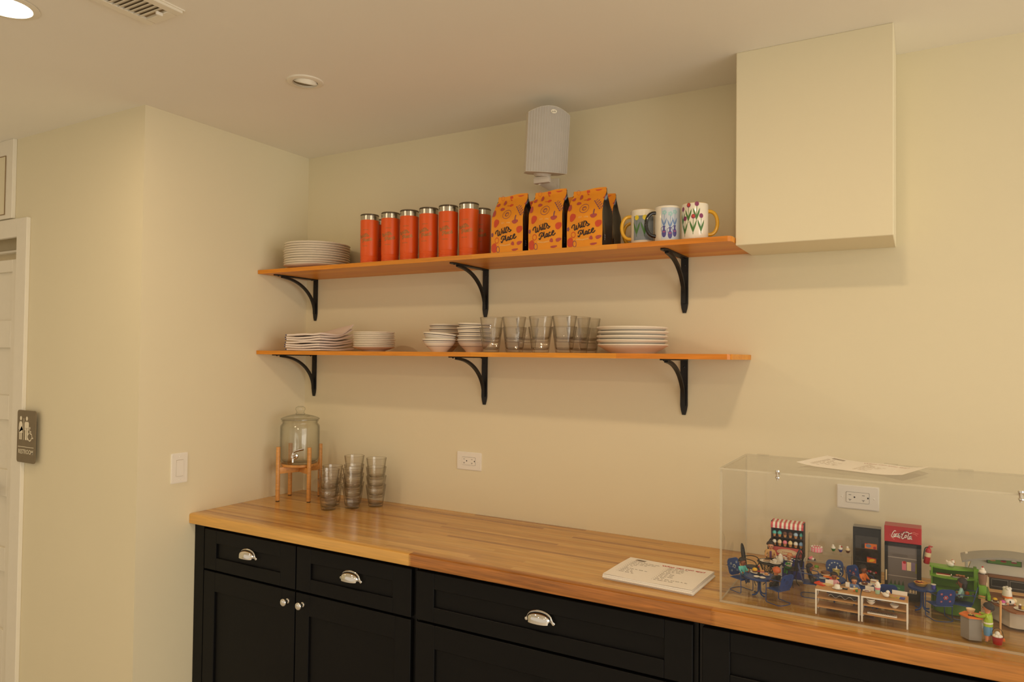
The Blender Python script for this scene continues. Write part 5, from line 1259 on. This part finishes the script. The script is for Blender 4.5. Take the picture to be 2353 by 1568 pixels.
# right of the middle: table with platters
TD = (2.590, -.402); tD = dup(tA, (*TD, F), label='round blue toy table with platters in front of the black fridge')
chair_at('coral', 2.562, -.350, -35, 'blue toy chair beside the black fridge, with the orange-topped figure')
figure('toy figure in an orange top in the blue chair beside the black fridge', (2.567, -.354, F+.044), R(-30), .085, TORG, pm('slate trousers', (64, 70, 84)), TSKD, THAIR, hairlen=.6)
chair_at('dark', 2.625, -.444, 105, 'blue toy chair behind the right white table, back to the viewer')
def platter(b): b.lathe([(0, 0), (.012, 0), (.0165, .003), (.016, .0034), (.0115, .001), (0, .001)], TWH, 28); lump(b, (0, 0, .0025), .008, TBRN, 7, 9, (1, 1, .6))
mk('toy_platter', 'white toy bowl of dark food on the platter table', 'toy food', (2.576, -.405, zc), platter)
def sand(b): b.box((-.010, -.006, 0), (.010, .006, .006), TWH, .001); b.box((-.011, -.006, .006), (.011, .007, .0095), TCRM, .002); b.box((-.006, -.004, .0095), (.008, .004, .0115), TRED, .001); b.box((-.010, -.006, .0115), (.009, .006, .015), TWH, .0015)
mk('toy_gift_box', 'stacked white and cream toy takeaway boxes on the platter table', 'toy box', (2.598, -.392, zc), sand, rz=-.15)
mk('toy_lemon', 'bright yellow toy fruit at the right of the platter table', 'toy food', (2.613, -.4145, zc), lambda b: b.sph((0, 0, .0065), .0082, TYEL, (1.1, .9, .85), 14, 8))

# right: table with a pie and two chairs
TB = (2.712, -.361)
tB = blue_table(.034, .064); tB.location = (*TB, F); tB['label'] = 'round blue toy table with a pie, in front of the drinks cooler'; tB['group'] = GTB
zb = F+.0643
def pie(b):
    b.lathe([(0, 0), (.012, 0), (.0165, .007), (.0175, .0085), (.0160, .0092), (.0145, .0075), (0, .0072)], pm('crust', (206, 156, 70), .6), 30); lump(b, (-.002, 0, .0062), .008, pm('filling', (134, 46, 30)), 7, 12, (1, 1, .5)); lump(b, (0, 0, .0075), .008, TCOL, 4, 3, (1, .6, .4))
mk('toy_pie', 'golden toy pie with dark filling on the round blue table by the cooler', 'toy food', (2.709, -.355, zb), pie)
mk('toy_cup', 'small blue and white paper toy cup on the blue table by the cooler', 'toy cup', (2.7385, -.372, zb), lambda b: (b.lathe([(0, 0), (.0042, 0), (.0056, .012), (0, .012)], pm('cup violet', (84, 84, 170)), 18), b.lathe([(.0059, .0115), (.006, .013), (0, .0132)], TWH, 18)))
chair_at('coral', 2.752, -.413, 118, 'blue toy chair with coral print at the right, back to the viewer')
chair_at('white', 2.806, -.376, 172, 'blue toy chair under the black-haired figure in a pale teal top')
figure('toy figure with long black hair and pale teal top by the green counter', (2.803, -.376, F+.047), R(172), .092, pm('pale teal', (150, 196, 186)), TBK, TSKD, THAIR, hairlen=1.0)

# green counter with shelves
def greens():
    t = thing('toy_bakery_counter', 'lime green wavy toy bakery counter with shelves', 'toy counter', (0, 0, F)); G = TGRN; GD = pm('deep lime', (84, 128, 32))
    def wave(x0, x1, y0, amp, ph, n=14): return [(x0+(x1-x0)*k/n, y0-amp*math.sin(PI*(k/n)*1.2+ph)) for k in range(n+1)]
    yb = -.297
    b = MB(); b.box((2.734, yb-.003, .0), (2.845, yb, .1155), G, .001, 1); b.obj('back_panel', t)
    b = MB(); b.box((2.7335, -.335, 0), (2.737, yb-.003, .1165), G, .001, 1); b.obj('side_panel', t)
    for nm, z, th, y0, am, x1 in (('top_shelf', .1130, .004, -.330, .010, 2.832), ('middle_shelf', .0925, .003, -.345, .012, 2.834), ('counter_shelf', .055, .003, -.352, .022, 2.866)):
        b = MB(); b.prism([(2.730, yb-.003)]+wave(2.730, x1, y0, am, .0)+[(x1, yb-.003)], G, FXY, z, z+th); b.obj(nm, t, angle=60)
    b = MB(); b.prism([(2.738, -.30)]+wave(2.738, 2.848, -.340, .022, 0)+[(2.848, -.30)], GD, FXY, .0, .0548); b.obj('front', t, angle=60)
    for x0, x1, z, y1 in ((2.832, 2.840, .122, -.335), (2.8405, 2.858, .090, -.37), (2.8585, 2.866, .072, -.385)):
        b = MB(); b.box((x0, y1, .058), (x1, yb-.003, z), G, .0015); b.obj('step_block', t)
    return t
greens()
def tart(m1, m2): return lambda b: (b.box((-.017, -.006, 0), (.017, .006, .003), m1, .001), b.box((-.016, -.005, .003), (.016, .005, .0045), m2, .0006), b.tube([(.0185, -.003, .0005), (.0185, 0, .006), (.0185, .003, .0005)], .0009, STEEL, 5, sm=3))
mk('toy_tart', 'long toy tart with red filling on the middle green shelf', 'toy food', (2.762, -.335, F+.0957), tart(TCRM, pm('jam', (150, 34, 36))))
mk('toy_bread', 'tray of brown toy loaves on the middle green shelf', 'toy food', (2.800, -.341, F+.0957), lambda b: (tart(TGRY, TBRN)(b), lump(b, (-.006, 0, .005), .006, pm('loaf', (170, 112, 66)), 4, 2), lump(b, (.006, 0, .005), .006, pm('loaf', (170, 112, 66)), 4, 6)))
def hen(b):
    b.sph((0, 0, .0075), .0085, TWH, (1.15, .85, .9)); b.sph((.007, 0, .0145), .005, TWH, (.9, .8, 1.1)); b.lathe([(0, 0), (.0045, 0), (.0015, .0085), (0, .009)], TWH, 10, (-.0055, 0, .008), T=Matrix.Rotation(R(-35), 4, 'Y'))
    for k in range(3): b.sph((.005+.0025*k, 0, .0195-.0008*k*k), .0018, TRED, (1, .5, 1), 6, 4)
    b.sph((.0115, 0, .0135), .0016, TYEL, (1.3, .7, .6), 6, 4); b.sph((.0105, 0, .0105), .0014, TRED, (.8, .6, 1.2), 6, 4)
mk('toy_hen', 'white toy hen with red comb on top of the lime green counter', 'toy animal', (2.779, -.318, F+.1172), hen, rz=-.5)
mk('toy_orange', 'small orange toy fruit on the lowest green shelf', 'toy food', (2.8155, -.362, F+.0582), lambda b: b.sph((0, 0, .005), .0055, TORG, seg=12, rings=7))
mk('toy_salt_shaker', 'tiny black and steel toy shaker on the lowest green shelf', 'toy shaker', (2.829, -.366, F+.0582), lambda b: (b.lathe([(0, 0), (.003, 0), (.003, .005), (0, .005)], TBK, 12), b.lathe([(.003, .005), (.0028, .008), (0, .0088)], STEEL, 12)))
mk('toy_sandwich', 'tan toy sandwich on the lowest green shelf', 'toy food', (2.8475, -.3975+.022, F+.0582), lambda b: (b.box((-.008, -.004, 0), (.008, .004, .003), TCOL, .001), b.box((-.008, -.004, .003), (.008, .004, .005), TGRN, .0005), b.box((-.008, -.004, .005), (.008, .004, .008), TCOL, .001)), rz=-.25)
def bigshake(b):
    b.lathe([(0, 0), (.0085, 0), (.0105, .028)], pm('choc milk', (140, 106, 84), .3), 22); b.lathe([(.0106, .028), (.0112, .032), (.0102, .0315), (0, .0305)], TCLR, 22)
    b.sph((0, 0, .033), .0085, TWH, (1, 1, .8)); b.sph((0, 0, .0395), .005, TWH); b.sph((0, 0, .0455), .0022, TRED, seg=8, rings=5); b.tube([(.004, -.002, .03), (.009, -.002, .0)], .0012, TCRM, 6)
    b.tube([(-.0095, 0, .024), (-.0165, 0, .020), (-.0155, 0, .008), (-.009, 0, .006)], .0013, TCLR, 6, sm=3)
mk('toy_milkshake', 'large chocolate toy milkshake with cherry on the green steps', 'toy drink', (2.8505, -.352, F+.0903), bigshake)

# white snack bar with curved grey roof
def bar():
    t = thing('toy_snack_bar', 'white toy snack bar with curved grey roof and green menu sign', 'toy building', (0, 0, F)); GR = pm('roof grey', (146, 142, 132)); wl = pm('bar white', (226, 218, 200)); X1 = 3.035
    b = MB(); n = 16; P = [(2.806+(X1+.01-2.806)*k/n, .135+.026*math.sin(PI*(.04+.92*k/n))**.8) for k in range(n+1)]
    b.prism(P+[(x, z-.0055) for x, z in reversed(P)], GR, FXZ, -.325, -.236); b.obj('roof', t, angle=50)
    b = MB(); Q = [(x, z-.0058) for x, z in P[1:-1]]; b.prism([(2.822, .098), (X1, .098)]+[(x, z) for x, z in reversed(Q) if 2.822 <= x <= X1], wl, FXZ, -.258, -.240); b.obj('upper_wall', t)
    b = MB(); b.box((2.816, -.2585, .0), (2.8225, -.2405, .147), wl, .001); b.obj('post', t)
    b = MB(); b.box((2.866, -.266, .127), (2.944, -.2582, .151), TBK, .0008, 1); o = b.obj('menu_sign', t)
    b = MB(); f = XZ(-.2664); b.pol(rect(2.8675, .1285, 2.9425, .1495), f, pm('menu green', (92, 140, 44)))
    f = XZ(-.2668)
    for x, m in ((2.879, TCOL), (2.9035, TRED), (2.927, pm('soda red', (170, 50, 50)))): b.blob(x, .137, .007 if m is not None else 0, .0022, f, m); b.blob(x, .140, .006, .0022, f, TBRN if x < 2.92 else TWH)
    b.obj('menu_picture', o)
    b = MB(); b.box((2.872, -.262, .058), (X1, -.2405, .0978), pm('bar dark', (60, 54, 50)), .001); b.box((2.868, -.266, .090), (X1, -.2405, .0982), TBRN if 0 else wood('toy walnut', [(150, 96, 58), (162, 106, 66)], 1, .1, .5, 0, grain=.3), .001); f = XZ(-.2624)
    for x0 in (2.876, 2.918, 2.96): b.pol(rect(x0, .066, x0+.038, .086), f, TGRY); b.pol(rect(x0+.001, .0672, x0+.037, .0848), XZ(-.2627), pm('pane black', (30, 27, 26)))
    b.obj('back_counter', t)
    wn = wood('toy walnut', [(150, 96, 58), (162, 106, 66)], 1, .1, .5, 0, grain=.3)
    top = [(2.853, -.334), (2.868, -.362), (2.888, -.396), (2.906, -.424), (2.916, -.428), (2.928, -.424), (3.02, -.392), (X1, -.386), (X1, -.264), (2.853, -.264)]
    b = MB(); b.prism(top, wn, FXY, .0468, .0508); b.obj('countertop', t)
    b = MB(); b.prism([(2.925, -.372), (3.02, -.355), (X1, -.352), (X1, -.290), (2.905, -.292), (2.900, -.33)], TCRM, FXY, .0508, .0520); b.obj('counter_inlay', t)
    base = [(2.864, -.318), (2.906, -.388), (2.922, -.392), (3.015, -.372), (X1, -.366), (X1, -.27), (2.87, -.27)]
    b = MB(); b.prism(base, wl, FXY, 0, .0466); b.obj('counter_base', t)
bar()
zq = F+.0510
for x, y, lab in ((2.877, -.362, 'white toy plate with a chocolate muffin at the left on the snack bar counter'), (2.893, -.374, 'white toy plate with a pink muffin on the snack bar counter')): dish(x, y, zq, .0095, lab, group='muffin plates on the snack bar')
mk('toy_muffin', 'orange-topped chocolate toy muffin on the snack bar counter', 'toy food', (2.877, -.362, zq+.0013), lambda b: (b.lathe([(0, 0), (.0042, 0), (.0055, .0055), (0, .0055)], TBRN, 14), b.sph((0, 0, .0065), .0058, TYEL, (1, 1, .7), 10, 6)))
mk('toy_muffin', 'pink-topped toy muffin on the snack bar counter', 'toy food', (2.893, -.374, zq+.0013), lambda b: (b.lathe([(0, 0), (.0042, 0), (.0055, .005), (0, .005)], TWH, 14), b.sph((0, 0, .006), .006, pm('magenta', (214, 88, 160)), (1, 1, .75), 10, 6)))
def cow(b):
    b.sph((0, 0, .008), .010, TWH, (1.2, .8, .75)); b.sph((.012, 0, .010), .006, TCRM, (.9, .9, 1)); b.sph((-.004, -.004, .009), .004, TBK, (1, 1, 1), 8, 5); b.sph((-.010, -.004, .003), .003, TSKN, (1, 1, 1.2), 8, 5); b.sph((.008, -.004, .003), .003, TSKN, (1, 1, 1.2), 8, 5)
mk('toy_animal', 'small white toy animal with black markings on the snack bar counter', 'toy animal', (2.909, -.366, zq), cow, rz=.6)
dish(2.930, -.394, zq, .0165, 'oval white toy plate with a cake slice on the snack bar counter')
mk('toy_cake_slice', 'dark and yellow toy cake slice on the oval plate of the snack bar', 'toy food', (2.930, -.394, zq+.0016), lambda b: (b.box((-.006, -.004, 0), (0, .004, .009), TBRN, .001), b.box((0, -.004, 0), (.007, .004, .0075), pm('sponge', (206, 176, 84)), .001), b.sph((-.003, 0, .010), .003, TWH, seg=8, rings=5)), rz=-.2)
def bread(b): b.lathe([(.0115, 0), (.012, .005)], TORG, 20); b.lathe([(.0118, .005), (.0105, .016), (.0085, .024)], TWH, 20); [b.sph((.006*math.cos(a), .006*math.sin(a), .024), .0048, TWH, seg=8, rings=5) for a in (0, 1.57, 3.14, 4.71)]
mk('toy_chef_hat', 'white toy chef hat with orange band on the snack bar counter', 'toy hat', (2.908, -.303, zq+.0010), bread)
# floor items by the green counter
mk('toy_cloth', 'crumpled orange toy cloth on the floor below the green counter', 'toy cloth', (2.818, -.417, F), lambda b: (b.box((-.016, -.010, 0), (.016, .010, .018), pm('brick orange', (206, 84, 44)), .004), lump(b, (.012, -.006, .016), .006, TCOL, 4, 3)), rz=-.5)
mk('toy_sack', 'crumpled pale grey toy sack beside the orange cloth', 'toy sack', (2.8345, -.442, F), lambda b: (lump(b, (0, 0, .006), .012, TGRY, 9, 6, (1.1, .9, .8)), b.sph((0, 0, .006), .011, TGRY, (1.2, .9, .8), 12, 7)))
# prep station, its cook, bucket and broom
def station():
    t = thing('toy_prep_station', 'grey toy prep station with orange top at the right front', 'toy counter', (2.8175, -.518, F)); hh = .056; o = pm('station orange', (232, 122, 36)); g = pm('station grey', (146, 142, 134))
    P = [(-.027, -.004), (-.008, -.027), (.022, -.020), (.024, .018), (-.014, .022)]
    b = MB(); b.prism([(x*.88, y*.88) for x, y in P], g, FXY, 0, hh-.0035); b.obj('base', t)
    b = MB(); b.prism(P, o, FXY, hh-.0034, hh); b.obj('top', t)
station()
zs = F+.0563
mk('toy_bowl', 'pale toy mixing bowl on the orange prep station', 'toy bowl', (2.8155, -.5085, zs), lambda b: b.lathe([(0, 0), (.005, 0), (.0085, .006), (.010, .0105), (.0094, .0107), (.0075, .006), (0, .0015)], TCRM, 22))
def chips(b):
    b.box((-.010, -.005, 0), (.010, .005, .0012), TBK)
    rn = random.Random(4)
    for _ in range(9): a = rn.random()*3; x, y = rn.uniform(-.007, .007), rn.uniform(-.003, .003); b.tube([(x-.004*math.cos(a), y-.002*math.sin(a), .002+rn.random()*.002), (x+.004*math.cos(a), y+.002*math.sin(a), .0025+rn.random()*.002)], .0009, pm('chip', (220, 206, 130)), 5)
mk('toy_chips', 'yellow toy chips on a dark tray on the orange prep station', 'toy food', (2.8195, -.529, zs), chips, rz=-.2)
def dress(t, k, hip):
    b = MB(); L = pm('shirt lime', (164, 192, 44)); b.lathe([(.105*k, (hip+.02)*k), (.125*k, (hip+.03)*k), (.125*k, (hip+.12)*k), (.115*k, (hip+.25)*k), (.10*k, (hip+.33)*k), (.05*k, (hip+.365)*k)], L, 20, mod=lambda a, r, z: r*(1-.18*abs(math.cos(a)))); b.lathe([(.128*k, (hip+.10)*k), (.126*k, (hip+.14)*k)], TWH, 20, mod=lambda a, r, z: r*(1-.18*abs(math.cos(a)))); b.obj('shirt', t)
    b = MB(); D = pm('denim', (88, 138, 176))
    for s in (-1, 1): b.lathe([(.068*k, .20*k), (.07*k, .22*k), (.08*k, .36*k), (.07*k, .43*k)], D, 14, (.005*k, s*.055*k, 0))
    b.obj('shorts', t)
figure('toy cook in lime shirt and blue shorts reaching over the orange prep station', (2.8500, -.536, F), R(150), .093, pm('shirt lime', (164, 192, 44)), pm('denim', (88, 138, 176)), pm('skin cook', (214, 140, 96)), THAIR, pose='stand', arms=(((.13, .13, .24), (.30, .10, .24)), ((.13, -.13, .26), (.29, -.12, .27))), shoes=pm('shoe grey', (150, 140, 140)), hairlen=.3, extra=dress)
def bucket():
    t = thing('toy_bucket', 'red toy bucket full of white ice cream scoops at the right front', 'toy bucket', (2.8685, -.535, F)); Rd = pm('bucket red', (166, 18, 26), .4)
    b = MB(); b.lathe([(0, .0005), (.0092, 0), (.0118, .017), (.0124, .0185), (.0116, .0182), (.009, .003), (0, .002)], Rd, 26); b.obj('pail', t)
    b = MB(); b.tube([(-.0122*math.cos(a), 0, .017+.0215*math.sin(a)) for a in [PI*k/14 for k in range(15)]], .0006, TBK, 5); b.obj('bail', t)
    b = MB(); [b.sph((.0055*math.cos(a), .0055*math.sin(a), .0185), .0055, TWH, (1, 1, .9), 10, 6) for a in [k*PI/3 for k in range(6)]]; b.sph((0, 0, .025), .0055, TWH, seg=10, rings=6); b.sph((-.007, -.004, .020), .004, TCRM, seg=8, rings=5); b.obj('scoops', t)
bucket()
def broom(b):
    b.tube([(0, 0, .004), (.0015, .001, .096)], .0023, pm('broom stick', (222, 170, 108)), 10); b.box((-.010, -.004, .0), (.010, .004, .006), TORG, .001)
mk('toy_broom', 'toy broom with a pale wooden stick and orange head behind the red bucket', 'toy broom', (2.876, -.506, F), broom)
KEY = (5.5, 9.5, 10, 1.5, 3); AMB = .66; SIDE = 118; EXPO = 0.0
# ------------------------------------------------------------------ light
WARM = (1, .74, .47)
def lamp(x, y, e, size=.13, z=HC-.012, spread=180):
    l = bpy.data.lights.new('downlight_or_fill', 'AREA'); l.shape = 'DISK'; l.size = size; l.energy = e; l.color = WARM; l.spread = R(spread)
    o = bpy.data.objects.new('downlight_or_fill', l); COL.objects.link(o); o.location = (x, y, z); return o
lamp(.415, -1.585, KEY[0]); lamp(2.50, -1.535, KEY[1])
for x in (.5, 2.5, 4.6): lamp(x, -3.7, KEY[2])  # unseen row added as fill for the counter front and floor bounce
lamp(4.6, -1.53, KEY[3]); lamp(-2.2, -2.2, KEY[4])
sl = bpy.data.lights.new('side_fill', 'AREA'); sl.shape = 'RECTANGLE'; sl.size = 2.6; sl.size_y = 4.2; sl.energy = SIDE; sl.color = (1, .96, .86)  # soft fill added far off to the right to brighten the left return wall
so = bpy.data.objects.new('side_fill', sl); COL.objects.link(so); so.location = (7.6, -3.0, .45); so.rotation_euler = (0, PI/2, 0)
w = bpy.data.worlds.new('world'); S.world = w; w.use_nodes = True
bg = w.node_tree.nodes['Background']; bg.inputs[0].default_value = (1, .84, .64, 1); bg.inputs[1].default_value = AMB
S.view_settings.view_transform = 'Standard'; S.view_settings.look = 'None'; S.view_settings.exposure = EXPO; S.view_settings.gamma = 1
S.cycles.transparent_max_bounces = 36; S.cycles.max_bounces = 8; S.cycles.diffuse_bounces = 4; S.cycles.glossy_bounces = 4
S.cycles.use_adaptive_sampling = True; S.cycles.adaptive_threshold = .035
S.cycles.caustics_reflective = False; S.cycles.caustics_refractive = False; S.cycles.sample_clamp_indirect = 4
S.cycles.use_denoising = True

# everything was measured from the counter top: lift it to stand on the floor
for o in list(S.objects):
    if o.parent is None: o.location.z += Z0
